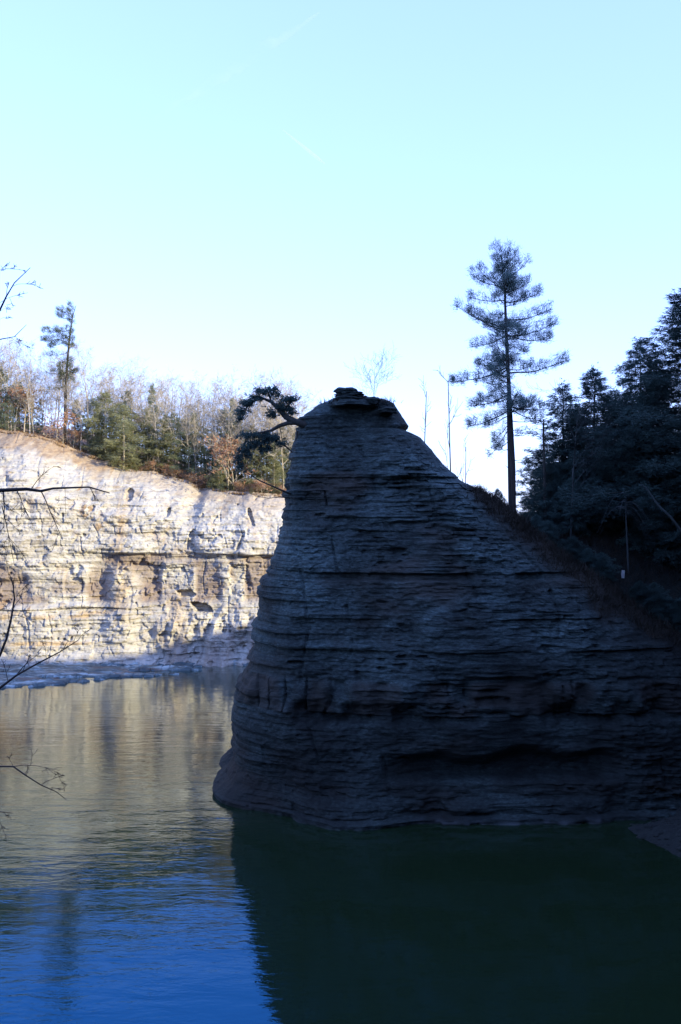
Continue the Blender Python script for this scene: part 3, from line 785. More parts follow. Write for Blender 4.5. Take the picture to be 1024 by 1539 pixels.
limbed_pine(80.5, _b, 772, [(771, 700), (767, 620), (764, 560), (761, 500), (759, 440), (755, 400), (752, 366)], [0.24, 0.21, 0.18, 0.155, 0.125, 0.09, 0.05, 0.015], LIMBS, 40, 75, 11,
            (M['pinebark'], M['pine']), 'tall solitary pine with layered blue-green limbs right of the dark rock', 19, 392, 620, 1.0)

# --- dark evergreens massed on the right
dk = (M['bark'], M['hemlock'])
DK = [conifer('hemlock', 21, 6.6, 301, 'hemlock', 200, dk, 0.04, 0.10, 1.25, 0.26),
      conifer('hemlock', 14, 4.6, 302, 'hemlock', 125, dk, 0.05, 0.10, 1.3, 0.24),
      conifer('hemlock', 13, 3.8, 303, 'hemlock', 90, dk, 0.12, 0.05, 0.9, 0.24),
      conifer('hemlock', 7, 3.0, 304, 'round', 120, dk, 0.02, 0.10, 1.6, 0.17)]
def on_slope(px, py, d0=66.0):
    """where the slope is met when looking through that spot of the photograph"""
    for D in np.arange(d0, 100, 0.1):
        p = P(px, py, D)
        if ground(p.x, p.y) >= p.z: return p
    return P(px, py, 76)
def dark_tree(i, px, pytop, D, label, group=None, hfix=None, rz=0.0, sx=1.0, name='hemlock_tree'):
    hh = [21, 14, 13, 7][i]
    x = (px - CX) / F * D; zt = CAMH - (pytop - CY) / F * D
    zb = ground(x, D) - 0.3
    s = max(0.2, (zt - zb) / hh)
    return place(DK[i], name, (x, D, zb), label, 'evergreen tree', group, s, rz, sx / 1.0)
dark_tree(0, 1036, 430, 77, 'biggest dark evergreen, towering at the right edge above the others', rz=0.4, sx=1.6)
dark_tree(1, 962, 520, 80, 'dark evergreen leaning against the left flank of the biggest one', rz=1.0, sx=1.15)
dark_tree(1, 893, 556, 81, 'pointed dark evergreen, second from the tall pine on the right bank', rz=2.2, sx=1.5)
dark_tree(2, 846, 580, 84, 'thin see-through evergreen just right of the tall pine', rz=0.3, sx=1.6)
dark_tree(1, 925, 588, 84, 'dark evergreen filling the gap behind the pointed one', rz=3.9, sx=1.5)
dark_tree(1, 990, 560, 79, 'dark evergreen standing in front of the biggest one near the right edge', rz=5.1, sx=1.5)
dark_tree(1, 870, 610, 83, 'shorter dark evergreen squeezed between the thin and the pointed evergreen', rz=0.9, sx=1.4)
for (px, pt, D, sx, rz, lab) in [
        (895, 690, 79, 1.0, 0.7, 'low dark bushy evergreen in front of the pointed evergreen'),
        (828, 690, 81, 0.9, 1.9, 'low dark evergreen bush at the foot of the tall pine'),
        (1022, 690, 76, 1.2, 2.9, 'broad dark evergreen bush under the biggest evergreen'),
        (748, 735, 81, 0.75, 2.2, 'small ragged evergreen bush on the crest left of the tall pine'),
        (972, 725, 77.5, 1.1, 4.2, 'dark evergreen bush on the slope above the pale marker post'),
        (866, 715, 79, 1.1, 5.2, 'dark evergreen bush between the thin and the pointed evergreen')]:
    dark_tree(3, px, pt, D, lab, rz=rz, sx=sx, name='evergreen_shrub')
for k, (px, pt, D) in enumerate([(812, 676, 84), (840, 668, 82.5), (872, 655, 82.5), (905, 650, 82), (944, 640, 83), (978, 640, 81), (1008, 655, 80), (1040, 640, 79), (990, 735, 79), (1030, 740, 77.5), (860, 740, 80.5)]):
    dark_tree(1, px, pt, D, 'mid-height dark evergreen of the thicket above the crest', 'evergreen thicket above the crest', rz=k * 1.1, sx=1.45)
rdq = random.Random(63)
for k, (px, hh) in enumerate([(790, 26), (806, 34), (824, 40), (846, 30), (862, 44), (884, 40), (905, 46), (962, 44), (984, 56), (1005, 50), (1024, 60), (1046, 60)]):
    py = float(np.interp(px, [785, 850, 900, 950, 1024, 1080], [790, 842, 872, 908, 958, 1000])) - 4
    p = on_slope(px, py, 69.0)
    place(DK[3], 'evergreen_shrub', (p.x, p.y, p.z - 0.25), 'dark bush of the undergrowth fringing the crest below the right evergreens', 'shrub', 'undergrowth along the crest', hh / F * p.y / 7.0, rdq.uniform(0, 6), rdq.uniform(1.0, 1.4))
# unseen forest added on the steep hill beyond the right edge to shade the rock
rdh = random.Random(77)
for k in range(16):
    x = 45 + rdh.uniform(-8, 22); y = 24 + (k % 8) * 3.0 + rdh.uniform(-2, 2)
    if x / y < 0.46: continue
    place(DK[k % 2], 'hemlock_tree', (x, y, ground(x, y) - 0.4), 'unseen dark evergreen added on the steep hill right of the river for shade', 'evergreen tree', 'unseen shade evergreens on the right hill', rdh.uniform(0.8, 1.1), rdh.uniform(0, 6))

# thin second trunk beside the pine, dead trunk, leafless snag, leaning log
def pole_tree(name, pts_px, D, r0, label, cat, mat, twigs=0, seed=1, tl=1.0, depthlev=2):
    rd = random.Random(seed); tk, br = MB(), MB()
    W = [P(px, py, D + dd) for px, py, dd in pts_px]
    base = W[0].copy()
    pts = [w - base for w in W]
    n = len(pts)
    tk.tube(pts, [max(0.01, r0 * (1 - 0.8 * i / (n - 1))) for i in range(n)], 6)
    def tw(p, d, L, r, lev):
        ps = [p.copy()]; q = p.copy(); dd = d.copy()
        for k in range(4):
            dd = (dd + Vector((rd.gauss(0, .2), rd.gauss(0, .2), rd.gauss(0, .15)))).normalized(); q = q + dd * L / 4; ps.append(q.copy())
        tk.tube(ps, [r * (1 - 0.2 * k) for k in range(5)], 3)
        if lev > 0:
            for c in range(4):
                k = rd.randint(1, 3)
                tw(ps[k], (dd + Vector((rd.gauss(0, .6), rd.gauss(0, .6), rd.gauss(0, .4)))).normalized(), L * rd.uniform(.35, .6), r * .6, lev - 1)
    for k in range(twigs):
        t = 0.25 + 0.75 * (k + rd.random()) / twigs
        i0 = min(int(t * (n - 1)), n - 2); fr = t * (n - 1) - i0
        p = pts[i0].lerp(pts[i0 + 1], fr); az = rd.uniform(0, 6.283)
        tw(p, Vector((math.cos(az), math.sin(az), rd.uniform(-.1, .7))).normalized(), tl * (1.2 - 0.7 * t) * rd.uniform(.6, 1.2), r0 * 0.28, depthlev)
    e = bpy.data.objects.new(name, None); COL.objects.link(e); e.location = base
    tag(e, label, cat)
    link('trunk', tk.mesh('trunk', True), mat, e)
    if br.n: link('branches', br.mesh('branches'), mat, e)
    return e
pole_tree('dead_tree', [(767, 775, 0), (765, 690, 0), (763, 620, 0), (762, 590, 0)], 79, 0.14, 'thin bare trunk standing close against the tall pine on its left', 'tree', M['pinebark'], 6, 3, 0.5, 0)
pole_tree('dead_tree', [(820, 775, 0), (818, 700, 0), (817, 640, 0), (817, 630, 0)], 80, 0.15, 'short dark bare trunk right of the tall pine', 'tree', M['bark'], 8, 4, 0.8, 1)
def snag():
    rd = random.Random(9); tk, br = MB(), MB()
    b = on_slope(946, 862); D = b.y
    tk.tube([Vector((0, 0, -1.5)), P(943, 820, D) - b, P(941, 775, D) - b, P(940, 738, D) - b], [0.09, 0.075, 0.06, 0.02], 5)
    for k in range(26):
        t = rd.uniform(0.0, 0.6); p = (P(942, 795, D) - b).lerp(P(940, 738, D) - b, 1 - t)
        az = rd.uniform(0, 6.28); L = rd.uniform(1.2, 3.4); out = Vector((math.cos(az), math.sin(az), 0))
        ps = [p + out * (L * u) * 0.75 + Vector((0, 0, 0.35 * L * u - 1.05 * L * u * u)) for u in (0, .25, .5, .75, 1)]
        br.tube(ps, [0.028, 0.024, 0.018, 0.013, 0.007], 3)
    e = bpy.data.objects.new('dead_tree', None); COL.objects.link(e); e.location = b
    tag(e, 'pale dead tree with drooping bare limbs before the dark evergreens', 'tree')
    link('trunk', tk.mesh('trunk', True), M['snag'], e); link('branches', br.mesh('branches'), M['dry'], e)
snag()
pole_tree('fallen_trunk', [(1056, 842, 1.5), (1030, 806, 0.6), (1008, 777, 0), (989, 759, 0), (972, 734, 0), (962, 727, 0)], 70.5, 0.12, 'grey fallen trunk leaning diagonally at the right edge', 'trunk', M['snag'], 0)

# small pale marker post on the slope
def marker():
    p = on_slope(936, 869)
    mb = MB()
    w, d_, h = 0.13, 0.06, 0.60
    me = bpy.data.meshes.new('marker_post')
    import bmesh
    bm = bmesh.new(); bmesh.ops.create_cube(bm, size=1)
    for v in bm.verts:
        v.co.x *= w * 2 * (0.9 if v.co.z > 0 else 1); v.co.y *= d_ * 2; v.co.z = (v.co.z + 0.5) * h
    bmesh.ops.bevel(bm, geom=bm.edges[:], offset=0.015, segments=2, affect='EDGES')
    bm.to_mesh(me); bm.free()
    o = link('marker_post', me, M['post']); o.location = (p.x, p.y, p.z); o.rotation_euler = (0, 0.08, 0.3)
    tag(o, 'small pale post standing alone on the dark slope below the evergreens', 'post')
    return o
MARK = marker()

# --- bare shrub on the summit, thin bare trees beyond the crest
grey = (M['bark'], M['bark'])
SUM = bare_tree(4.0, 41, 0.85, 3, 0.010, grey, None, 0.02, 0.012)
def sum_place():
    b = P(562, 606, 74); place(SUM, 'bare_shrub', b, 'little leafless shrub on the summit of the dark rock', 'shrub', None, 0.64, 0.5, 1.0)
sum_place()
TH = [bare_tree(9.0, s_, 0.13, 2, 0.008, (M['snag'], M['snag']), None, 0.25, 0.010) for s_ in (51, 52)]
for (px, pt, pb, D, lab, i, rz) in [(622, 575, 672, 96, 'faint slender leafless tree nearest the summit behind the sloping crest', 0, 0),
                                    (684, 560, 730, 97, 'tallest slender leafless tree rising behind the sloping crest', 1, 1),
                                    (712, 660, 745, 98, 'short slender leafless tree behind the crest close to the tall pine', 0, 2)]:
    zt = CAMH - (pt - CY) / F * D
    x = (px - CX) / F * D; zb = max(ground(x, D), 0) - 0.2
    place(TH[i], 'bare_tree', (x, D, zb), lab, 'bare tree', None, (zt - zb) / 9.0, rz, 0.6)
LB = bare_tree(9.0, 58, 0.45, 3, 0.009, (M['snag'], M['snag']), None, 0.35, 0.010)
place(LB, 'bare_tree', (((858 - CX) / F * 77), 77, ground((858 - CX) / F * 77, 77)), 'leafless bushy tree standing before the thin evergreen', 'bare tree', None, 1.1, 2.0, 1.0)

# --- crooked evergreen on the rock's left shoulder
def crooked():
    D = 71.5; b = P(456, 640, D); rng = np.random.default_rng(8)
    def L(px, py, dy=0): return P(px, py, D + dy) - b
    tk, cr = MB(), MB()
    tk.tube([L(470, 646, 1), L(456, 638), L(444, 634), L(430, 627), L(420, 616), L(408, 604), L(396, 599), L(388, 598)], [0.30, 0.27, 0.25, 0.22, 0.17, 0.13, 0.09, 0.04], 7)
    tk.tube([L(446, 635), L(432, 636), L(420, 640), L(408, 647), L(394, 650), L(372, 653)], [0.18, 0.16, 0.14, 0.11, 0.07, 0.03], 6)
    tk.tube([L(408, 604), L(405, 594), L(401, 586), L(398, 578)], [0.09, 0.07, 0.05, 0.02], 5)
    tk.tube([L(425, 621), L(432, 610), L(444, 601)], [0.09, 0.06, 0.03], 5)
    tk.tube([L(396, 599), L(382, 603), L(370, 613), L(360, 628)], [0.06, 0.05, 0.035, 0.015], 5)
    tk.tube([L(440, 680), L(430, 671), L(418, 664), L(405, 655)], [0.06, 0.055, 0.05, 0.03], 5)
    tk.tube([L(447, 648), L(447, 655), L(445, 662)], [0.10, 0.07, 0.03], 5)
    blobs = [(364, 618, 11, 6), (362, 628, 5, 5), (376, 605, 12, 6), (386, 597, 11, 6), (395, 588, 11, 6), (410, 585, 10, 4), (414, 592, 8, 5), (432, 601, 14, 5), (440, 600, 10, 4), (424, 612, 12, 8), (434, 616, 10, 5), (410, 622, 8, 7), (440, 620, 6, 3), (372, 607, 8, 4),
             (368, 654, 12, 3), (385, 655, 14, 4), (402, 654, 14, 5), (412, 659, 12, 6), (396, 664, 15, 6), (380, 668, 13, 6), (368, 676, 11, 6), (360, 688, 6, 8), (374, 684, 8, 5), (425, 667, 8, 3), (405, 674, 7, 4), (362, 700, 4, 6), (394, 676, 4, 6)]
    for (px, py, rx, ry) in blobs:
        s = D / F; n = int(10 + rx * ry * 0.55)
        c = np.array(tuple(L(px, py)))
        C = c + rng.normal(0, 0.5, (n, 3)) * [rx * s, rx * s * 0.9, ry * s]
        nb = 9
        C2 = np.repeat(C, nb, 0) + rng.normal(0, 0.06, (n * nb, 3))
        dd = rng.normal(0, 0.5, (n * nb, 3)) + [-0.55, 0, -0.12]
        cr.tris(blades(C2, unit(dd), rng.uniform(0.16, 0.34, n * nb), rng.uniform(0.022, 0.04, n * nb), rng))
        # a twig to hold each clump
        near = min([L(408, 604), L(396, 599), L(382, 603), L(370, 613), L(430, 627), L(420, 640), L(394, 650), L(372, 653), L(432, 610), L(403, 590)], key=lambda q: (q - Vector(c)).length)
        tk.tube([near, near.lerp(Vector(c), 0.5) + Vector((0, 0, 0.05)), Vector(c)], [0.03, 0.022, 0.012], 4)
    e = bpy.data.objects.new('leaning_evergreen', None); COL.objects.link(e); e.location = b
    tag(e, 'crooked evergreen leaning out over the gorge from the rock top', 'evergreen tree')
    link('trunk', tk.mesh('trunk', True), M['bark'], e); link('crown', cr.mesh('crown'), M['hemlock'], e)
crooked()
pole_tree('dead_limb', [(436, 742, 1.2), (424, 737, 0), (408, 730, 0), (390, 722, 0), (372, 711, 0), (362, 706, 0)], 70, 0.085, 'upper dead limb jutting left from the dark rock below the crooked evergreen', 'limb', M['bark'], 7, 5, 0.6, 1)
pole_tree('dead_limb', [(436, 748, 1.2), (420, 747, 0), (404, 749, 0), (386, 746, 0)], 70, 0.05, 'lower thin dead limb jutting left from the dark rock', 'limb', M['bark'], 5, 6, 0.4, 1)

# --- wood on the far cliff
gb = (M['greybark'], M['greybark'])
BT = [bare_tree(9.0, s_, 0.33, 4, 0.010, gb, None, 0.3, 0.011) for s_ in (61, 62, 63, 64)]
pb_ = (M['palebark'], M['greybark'])
BP = [bare_tree(9.0, s_, 0.24, 3, 0.012, pb_, None, 0.45, 0.012) for s_ in (71, 72)]
RS = [bare_tree(4.0, s_, 0.5, 3, 0.012, gb, 1.0, 0.12, 0.010) for s_ in (81, 82)]
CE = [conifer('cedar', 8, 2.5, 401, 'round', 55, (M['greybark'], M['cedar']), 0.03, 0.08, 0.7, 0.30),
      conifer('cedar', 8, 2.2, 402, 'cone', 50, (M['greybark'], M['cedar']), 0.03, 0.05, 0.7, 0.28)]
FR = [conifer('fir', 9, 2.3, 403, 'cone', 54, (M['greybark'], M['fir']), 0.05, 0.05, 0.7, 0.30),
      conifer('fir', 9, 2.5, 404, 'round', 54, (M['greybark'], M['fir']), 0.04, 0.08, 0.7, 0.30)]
def far(proto, name, px, pytop, back, label, cat, group=None, rz=0, sx=1.0, nominal=9.0, pybase=None):
    # column px of the photograph, standing 'back' metres behind the brink
    x = (px - CX) / F * (136 + back)
    for _ in range(3):
        p = plateau_at(x, back); x = (px - CX) / F * p.y
    p = plateau_at(x, back)
    zt = CAMH - (pytop - CY) / F * p.y
    s = max(0.15, (zt - p.z) / nominal)
    tm, cm, mats = proto[:3]
    e = place((tm, cm, mats), name, p, label, cat, group, s, rz, sx)
    if len(proto) > 3: link('dry_leaves', proto[3], M['rust'], e)
    return e
_q = plateau_at((79 - CX) / F * 137, 2.0); _fx = CX + _q.x / _q.y * F
FL = [(466, 104, 458, 1), (472, 88, 466, 1), (480, 84, 472, .9), (484, 104, 478, .8), (496, 66, 498, 1.2), (500, 108, 500, .4), (505, 64, 512, 1.3), (510, 72, 520, 1.0), (515, 100, 510, .7), (522, 112, 522, 1.0), (530, 72, 534, .5), (540, 110, 544, 1.0), (548, 100, 552, .8), (552, 116, 558, 1.1), (560, 72, 560, .6), (566, 112, 572, .8), (575, 98, 582, .5), (580, 72, 585, .3)]
limbed_pine(_q.y, _q, _fx, [(_fx + .5, 620), (_fx + 2, 570), (_fx + 5, 530), (_fx + 8, 500), (_fx + 12, 475), (_fx + 17, 459)], [0.24, 0.20, 0.17, 0.15, 0.11, 0.07, 0.02], FL, 16, 30, 17,
            (M['pinebark'], M['farpine']), 'tall thin pine standing above the wood on the far cliff', 13, 470, 575, 1.3)
rdf = random.Random(21)
def skyline(px): return float(np.interp(px, [-200, 0, 40, 90, 150, 200, 250, 300, 350, 440, 520], [520, 535, 548, 560, 566, 582, 585, 590, 598, 608, 625]))
px = -190.0; k = 0
while px < 470:
    for row in range(3):
        q = px + rdf.uniform(-6, 6)
        top = skyline(q) + rdf.choice((rdf.uniform(-22, 0), rdf.uniform(0, 34), rdf.uniform(10, 40))) + row * 4
        far(BT[k % 4], 'bare_tree', q, top, 3 + row * 7 + rdf.uniform(-2, 3), 'leafless grey tree in the sunlit wood on the far cliff top', 'bare tree', 'leafless trees on the far cliff', rdf.uniform(0, 6), rdf.uniform(0.8, 1.2))
        k += 1
    px += rdf.uniform(12, 17)
for q, top, back, lab in [(45, 575, 0.9, 'pale slim trunk nearest the left edge on the brink'), (121, 590, 0.7, 'pale slim trunk on the brink right of the tall thin pine'), (17, 590, 1.1, 'short pale trunk at the far left on the brink'), (86, 612, 1.0, 'short pale trunk under the tall thin pine'), (330, 655, 1.3, 'pale slim trunk at the brink near the crooked evergreen'), (295, 650, 1.2, 'pale slim trunk above the notch in the brink')]:
    far(BP[int(q) % 2], 'bare_tree', q, top, back, lab, 'bare tree', None, q * 0.1, 0.8)
for q, top, back, sx, i, lab in [
        (2, 555, 3, 1.0, 0, 'yellow-green evergreen cut by the left edge on the far cliff'),
        (158, 590, 0.8, 1.15, 0, 'bushy yellow-green evergreen at the brink, left of the big round one'),
        (186, 610, -0.2, 1.3, 0, 'broad yellow-green evergreen hanging lowest over the brink'),
        (222, 618, 2.5, 1.0, 1, 'olive evergreen right of the broad hanging one'),
        (392, 655, 2.0, 1.1, 0, 'olive evergreen bush behind the dead limbs of the dark rock'),
        (412, 668, 0.8, 1.1, 1, 'olive evergreen bush next to the dark rock on the far brink'),
        (330, 690, 0.3, 1.0, 0, 'low olive bush on the brink right of the notch')]:
    far(CE[i], 'evergreen_tree', q, top, back, lab, 'evergreen tree', None, q * 0.37, sx, 8.0)
for q, top, back, sx, i, lab in [
        (30, 575, 5, 0.9, 1, 'dark green evergreen behind the pale trunks at far left'),
        (140, 600, 3, 1.0, 1, 'dark green evergreen behind the bushy yellow-green one'),
        (192, 588, 4, 0.8, 0, 'narrow dark green fir behind the broad hanging evergreen'),
        (230, 580, 5, 0.75, 0, 'pointed fir rising highest in the middle of the far wood'),
        (262, 622, 2, 1.1, 1, 'teal green evergreen left of the notch in the brink'),
        (292, 622, 2.5, 1.0, 0, 'pointed teal green fir above the notch in the brink'),
        (310, 645, 1.6, 1.0, 1, 'short teal green evergreen right of the pointed teal fir'),
        (378, 640, 4, 1.0, 1, 'dark green evergreen seen through the crooked tree'),
        (425, 640, 4, 0.9, 0, 'dark green fir half hidden by the dark rock'),
        (60, 600, 6, 0.8, 0, 'dark green fir just left of the tall thin pine'),
        (350, 600, 9, 0.6, 0, 'small pointed fir on the skyline left of the crooked evergreen')]:
    far(FR[i], 'evergreen_tree', q, top, back, lab, 'evergreen tree', None, q * 0.53, sx, 9.0)
for q, top, back, lab in [(95, 618, 0.6, 'rust-leaved sapling at the foot of the tall thin pine'), (22, 585, 1.6, 'rust-leaved sapling near the left edge on the far brink'), (352, 660, 1.0, 'rust-leaved sapling on the brink below the crooked evergreen'), (110, 648, 0.4, 'low rust-leaved sapling right of the tall thin pine')]:
    far(RS[int(q) % 2], 'beech_sapling', q, top, back, lab, 'sapling', None, q, 1.1, 4.0)

rg_ = random.Random(57)
for q in (-20, 12, 48, 112, 150, 172, 208, 244, 252, 276, 322, 340, 362, 402, 436, 452):
    i = rg_.randrange(4); pr = (CE + FR)[i]
    far(pr, 'evergreen_tree', q + rg_.uniform(-4, 4), skyline(q) + rg_.uniform(22, 58), rg_.uniform(1.2, 6), 'mid-green evergreen mingled with the leafless trees of the far wood', 'evergreen tree', 'evergreens mingled in the far wood', rg_.uniform(0, 6), rg_.uniform(0.9, 1.25), 8.5)
rs_ = random.Random(91)
for k in range(30):
    q = 128 + k * 10.6 + rs_.uniform(-5, 5)
    pr = (CE[0], FR[1], RS[0], CE[1], RS[1])[rs_.randrange(5)]
    leafless = len(pr) > 3
    x = (q - CX) / F * 136; p = plateau_at(x, rs_.uniform(-0.4, 0.8))
    hh = rs_.uniform(0.9, 2.3); nomi = 4.0 if leafless else 8.5
    e = place(pr[:3], 'rim_shrub', p, 'small scrubby bush of the fringe along the far cliff rim', 'shrub', 'scrub along the far rim', hh / nomi, rs_.uniform(0, 6), 1.6)
    if leafless: link('dry_leaves', pr[3], M['rust'], e)
# ---------------------------------------------------------------- grass, brush (stuff)
def tufts(name, C, n, h, w, mat, label, seed, spread=0.25):
    rng = np.random.default_rng(seed); m = MB()
    C2 = np.repeat(C, n, 0) + rng.normal(0, spread, (len(C) * n, 3)) * [1, 1, 0]
    d = rng.normal(0, 0.45, C2.shape); d[:, 2] = np.abs(d[:, 2]) + 0.6
    m.tris(blades(C2, unit(d), rng.uniform(0.5, 1.2, len(C2)) * h, rng.uniform(0.6, 1.2, len(C2)) * w, rng))
    tag(link(name, m.mesh(name), mat), label, kind='stuff')
rng0 = np.random.default_rng(3)
gx = rng0.uniform(-62, -4, 2600); gb_ = rng0.uniform(-0.6, 5, 2600) ** 1.0
GC = np.array([tuple(plateau_at(a, b)) for a, b in zip(gx, gb_)])
tufts('dry_grass', GC, 7, 0.5, 0.05, M['grass'], 'rusty dry grass along the far cliff top', 5)
bx = rng0.uniform(12, 32, 9000); by = rng0.uniform(66, 90, 9000)
bz = hill(bx, by)
okk = (bz > 3)
BC = np.stack([bx, by, bz - 0.05], -1)[okk]
sx_ = rng0.uniform(-1.2, 3.6, 70); SM = np.stack([sx_, rng0.uniform(70.2, 72.6, 70), np.full(70, P(0, 605, 70.8).z)], -1)
BC = np.vstack([BC, CREST, SM])
tufts('brush', BC, 6, 0.55, 0.03, M['brush'], 'dark dead brush on the slope under the right evergreens', 6, 0.3)

# ---------------------------------------------------------------- bare tree beside the camera, its limbs reaching in from the left
def near_tree():
    D = 11.0; bx_ = -6.2; bz_ = ground(bx_, D) - 0.3
    base = Vector((bx_, D, bz_)); rd = random.Random(31)
    def L(px, py, dy=0): return P(px, py, D + dy) - base
    tk = MB()
    H = 30 - bz_
    tk.tube([Vector((0, 0, 0)), Vector((0.1, 0.1, H * .3)), Vector((-0.1, 0, H * .6)), Vector((0.15, -0.1, H * .85)), Vector((0, 0, H))], [0.26, 0.22, 0.17, 0.10, 0.03], 9)
    e = bpy.data.objects.new('bare_tree', None); COL.objects.link(e); e.location = base
    tag(e, 'leafless tree beside the viewer reaching dark twigs in from the left edge', 'bare tree')
    link('trunk', tk.mesh('trunk', True), M['fgbark'], e)
    def at(z): return Vector((0, 0, z))
    def twig(m, p, d, Ln, r, lev, grav):
        ps = [p.copy()]; q = p.copy(); dd = d.copy()
        for k in range(5):
            dd = (dd + Vector((rd.gauss(0, .13), rd.gauss(0, .13), rd.gauss(0, .13) + grav))).normalized(); q = q + dd * Ln / 5; ps.append(q.copy())
        m.tube(ps, [max(0.0022, r * (1 - 0.17 * k)) for k in range(6)], 4)
        if lev > 0:
            for c in range(3):
                k = rd.randint(1, 4)
                twig(m, ps[k], (dd + Vector((rd.gauss(0, .6), rd.gauss(0, .5), rd.gauss(0, .6)))).normalized(), Ln * rd.uniform(.4, .6), r * .55, lev - 1, grav)
    def limb(pxs, r0, r1, twigs, grav, dy0=0.0, tl=0.35):
        m = MB()
        W = [L(*q) if len(q) == 3 else L(q[0], q[1], dy0) for q in pxs]
        start = Vector((0, 0, W[0].z - 0.4)) 
        W = [start] + W
        n = len(W)
        m.tube(W, [r0 * 1.25] + [r0 + (r1 - r0) * i / (n - 2) for i in range(n - 1)], 6)
        for (px_, py_, tx, ty, rr) in twigs:
            p, q = L(px_, py_, dy0), L(tx, ty, dy0 + rd.uniform(-0.15, 0.15))
            mid = p.lerp(q, 0.5) + Vector((rd.uniform(-.02, .02), 0, grav * 0.15 * (q - p).length + 0.06 * (q - p).length))
            m.tube([p, p.lerp(mid, .5) + Vector((0, 0, .012)), mid, mid.lerp(q, .55), q], [rr, rr * .85, rr * .7, rr * .5, max(.002, rr * .3)], 4)
            for _ in range(3):
                t = rd.uniform(0.3, 0.95); pp = p.lerp(mid, t * 2) if t < .5 else mid.lerp(q, t * 2 - 1)
                d = ((q - p).normalized() + Vector((rd.gauss(0, .6), rd.gauss(0, .4), rd.gauss(0, .5)))).normalized()
                twig(m, pp, d, (q - p).length * rd.uniform(.2, .4), rr * .45, 1, grav * .3)
        link('branch', m.mesh('branch', True), M['fgbark'], e)
    limb([(-60, 742), (0, 737), (40, 735), (62, 738), (80, 734), (134, 732), (165, 741)], 0.026, 0.006,
         [(62, 738, 95, 812, .007), (48, 734, 82, 700, .005), (25, 736, 50, 790, .006), (5, 738, 6, 795, .010), (3, 760, 22, 850, .006), (98, 733, 99, 775, .003), (134, 732, 150, 755, .004), (8, 780, 30, 800, .004)], -0.06)
    limb([(-70, 1075), (-20, 1010), (0, 985), (10, 960), (17, 930), (22, 900), (20, 880), (14, 862)], 0.020, 0.005,
         [(20, 915, 34, 890, .005), (15, 940, 8, 905, .004), (18, 925, 52, 935, .004), (21, 890, 24, 858, .004), (5, 975, 6, 950, .003), (22, 905, 40, 880, .003), (13, 865, 10, 820, .004)], 0.05)
    limb([(-60, 1075), (-15, 1045), (0, 1034), (25, 1015), (55, 998), (90, 980), (118, 962)], 0.019, 0.004,
         [(25, 1015, 62, 980, .006), (118, 962, 138, 945, .003), (90, 980, 100, 972, .003), (110, 968, 120, 945, .003), (35, 1008, 44, 985, .004), (12, 1024, 2, 990, .004), (70, 990, 68, 960, .003)], 0.03)
    limb([(-60, 1150), (0, 1152), (20, 1152), (40, 1166), (62, 1180), (85, 1190), (100, 1202)], 0.012, 0.0035,
         [(20, 1152, 90, 1158, .004), (62, 1180, 92, 1166, .004), (20, 1152, 14, 1135, .003), (40, 1166, 50, 1145, .003), (85, 1160, 98, 1185, .003), (75, 1186, 95, 1186, .003)], -0.02)
    limb([(-70, 1225), (0, 1220), (20, 1222)], 0.008, 0.003, [(0, 1220, 18, 1232, .003), (-10, 1221, 10, 1260, .003)], -0.02)
    limb([(-70, 545), (-15, 490), (0, 466), (10, 445), (22, 425), (46, 402)], 0.018, 0.003,
         [(10, 445, 14, 425, .004), (18, 431, 55, 428, .003), (0, 455, 42, 440, .003), (-10, 420, 12, 395, .004), (2, 407, 30, 405, .004), (0, 468, 20, 462, .002)], 0.05)
    limb([(-70, 530), (-10, 511), (0, 510), (22, 506), (40, 488)], 0.010, 0.002, [(12, 508, 40, 520, .002), (22, 506, 32, 512, .002), (0, 480, 20, 478, .002)], 0.0)
near_tree()

# ---------------------------------------------------------------- icy stones at the right shore, thin contrail
def shore_ice():
    rng = np.random.default_rng(4)
    pts = [P(990, 1252, 60), P(1005, 1262, 60), P(1024, 1275, 59)]
    nx_, ny_ = 40, 22
    u = np.linspace(0, 1, nx_); v = np.linspace(0, 1, ny_)
    U, Vv = np.meshgrid(u, v)
    ax, ay = (983 - CX) / F * 62.2, 62.2; bx2, by2 = (1050 - CX) / F * 57.4, 57.4
    wid = 0.25 + 1.3 * U
    X = ax + (bx2 - ax) * U + Vv * wid * 0.9; Y = ay + (by2 - ay) * U + (Vv - 0.3) * wid * 0.6
    Z = 0.06 + 0.30 * Vv * U + 0.10 * fbm(X * 2, Y * 2, 0, 3, 301)
    e0 = np.minimum(np.minimum(U, 1 - U) * 6, np.minimum(Vv, 1 - Vv) * 5); Z = Z - 0.3 * (1 - np.clip(e0, 0, 1))
    me = np_mesh('shore_ice', np.stack([X, Y, Z], -1).reshape(-1, 3), grid_faces(ny_, nx_))
    tag(link('shore_ice', me, M['frost']), kind='structure', label='small patch of ice on the right shore')
shore_ice()
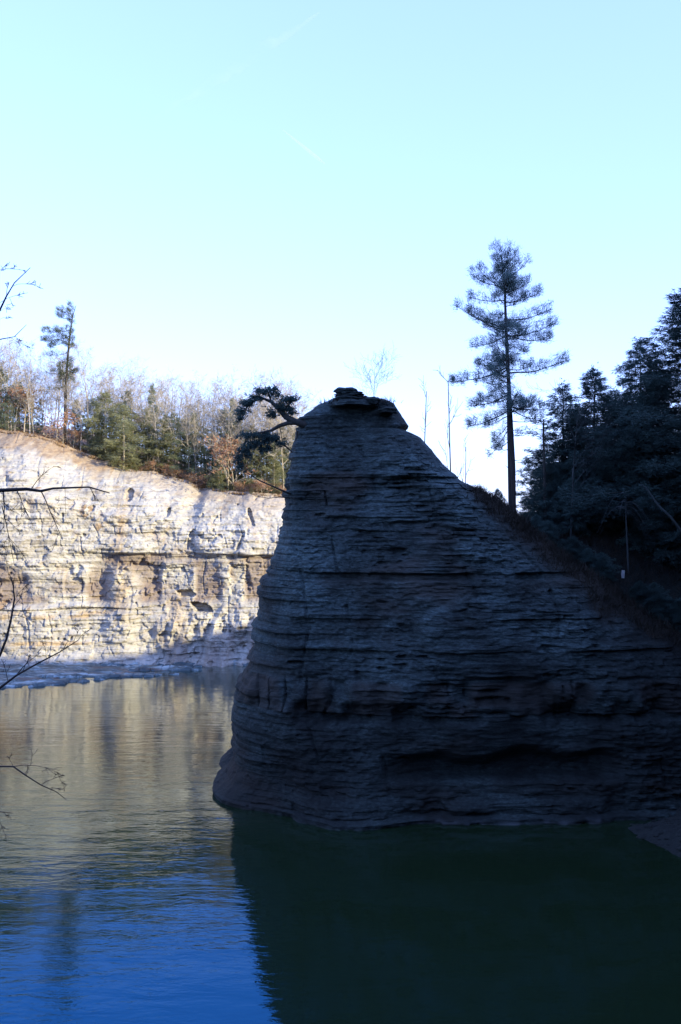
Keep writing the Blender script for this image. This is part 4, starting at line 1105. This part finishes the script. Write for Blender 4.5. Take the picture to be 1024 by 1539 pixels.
def scree():
    rng = np.random.default_rng(44); m = MB()
    ico = [(0, 0, 1), (.89, 0, .45), (.28, .85, .45), (-.72, .53, .45), (-.72, -.53, .45), (.28, -.85, .45), (.72, .53, -.45), (-.28, .85, -.45), (-.89, 0, -.45), (-.28, -.85, -.45), (.72, -.53, -.45), (0, 0, -1)]
    fc = [(0,1,2),(0,2,3),(0,3,4),(0,4,5),(0,5,1),(1,6,2),(2,7,3),(3,8,4),(4,9,5),(5,10,1),(2,6,7),(3,7,8),(4,8,9),(5,9,10),(1,10,6),(11,7,6),(11,8,7),(11,9,8),(11,10,9),(11,6,10)]
    A = np.array(ico); Fc = np.array(fc)
    n = 0
    while n < 380:
        x, y = rng.uniform(15, 27), rng.uniform(46, 67)
        z = ground(x, y)
        if not (-0.05 < z < 4.5): continue
        sz = rng.uniform(0.06, 0.20) * (2.0 if rng.random() < 0.08 else 1)
        B = A * rng.uniform(0.7, 1.3, (12, 1)) * np.array([1.4, 1.0, 0.55]) * sz
        a = rng.uniform(0, 6.28); R = np.array([[math.cos(a), -math.sin(a), 0], [math.sin(a), math.cos(a), 0], [0, 0, 1]])
        B = B @ R.T + [x, y, z]
        m.tris(B[Fc]); n += 1
    me = m.mesh('scree')
    for k in ('turf', 'brown', 'rime', 'darken'): point_attr(me, k, np.full(len(me.vertices), 0.9 if k == 'darken' else 0.0))
    tag(link('scree', me, M['hill']), 'broken dark stones along the right shore', kind='stuff')
scree()
def contrail():
    m, nt, b = new_mat('contrail_ice')
    b.inputs['Base Color'].default_value = (0.85, 0.85, 0.85, 1); b.inputs['Roughness'].default_value = 1
    b.inputs['Alpha'].default_value = 0.10
    D = 4000.0
    a, c = P(425, 195, D), P(488, 246, D)
    mb = MB(); pts = [a.lerp(c, t / 9) for t in range(10)]
    mb.tube([p - a for p in pts], [1, 2, 3, 4, 5, 5.5, 6, 6, 5, 2], 8)
    o = link('contrail', mb.mesh('contrail', True), m); o.location = a
    tag(o, 'thin faint white contrail high in the pale sky', 'contrail')
    m2, nt, b = new_mat('old_contrail_ice')
    b.inputs['Base Color'].default_value = (0.85, 0.85, 0.85, 1); b.inputs['Roughness'].default_value = 1
    al = ramp(nt, noise_tex(nt, 0.006, 5), [(0.40, (0, 0, 0)), (0.75, (0.05, 0.05, 0.05))])
    nt.links.new(al, b.inputs['Alpha'])
    a, c = P(235, 178, D), P(480, 20, D); rd = random.Random(3)
    mb = MB(); pts = [a.lerp(c, t / 24) for t in range(25)]
    mb.tube([p - a + Vector((rd.uniform(-6, 6), 0, rd.uniform(-6, 6))) for p in pts], [2 + 26 * math.sin(math.pi * (t + .3) / 25) * rd.uniform(.6, 1.2) for t in range(25)], 12)
    o = link('contrail', mb.mesh('contrail', True), m2); o.location = a
    tag(o, 'old contrail spread into a faint diagonal wisp at upper left', 'contrail')
contrail()
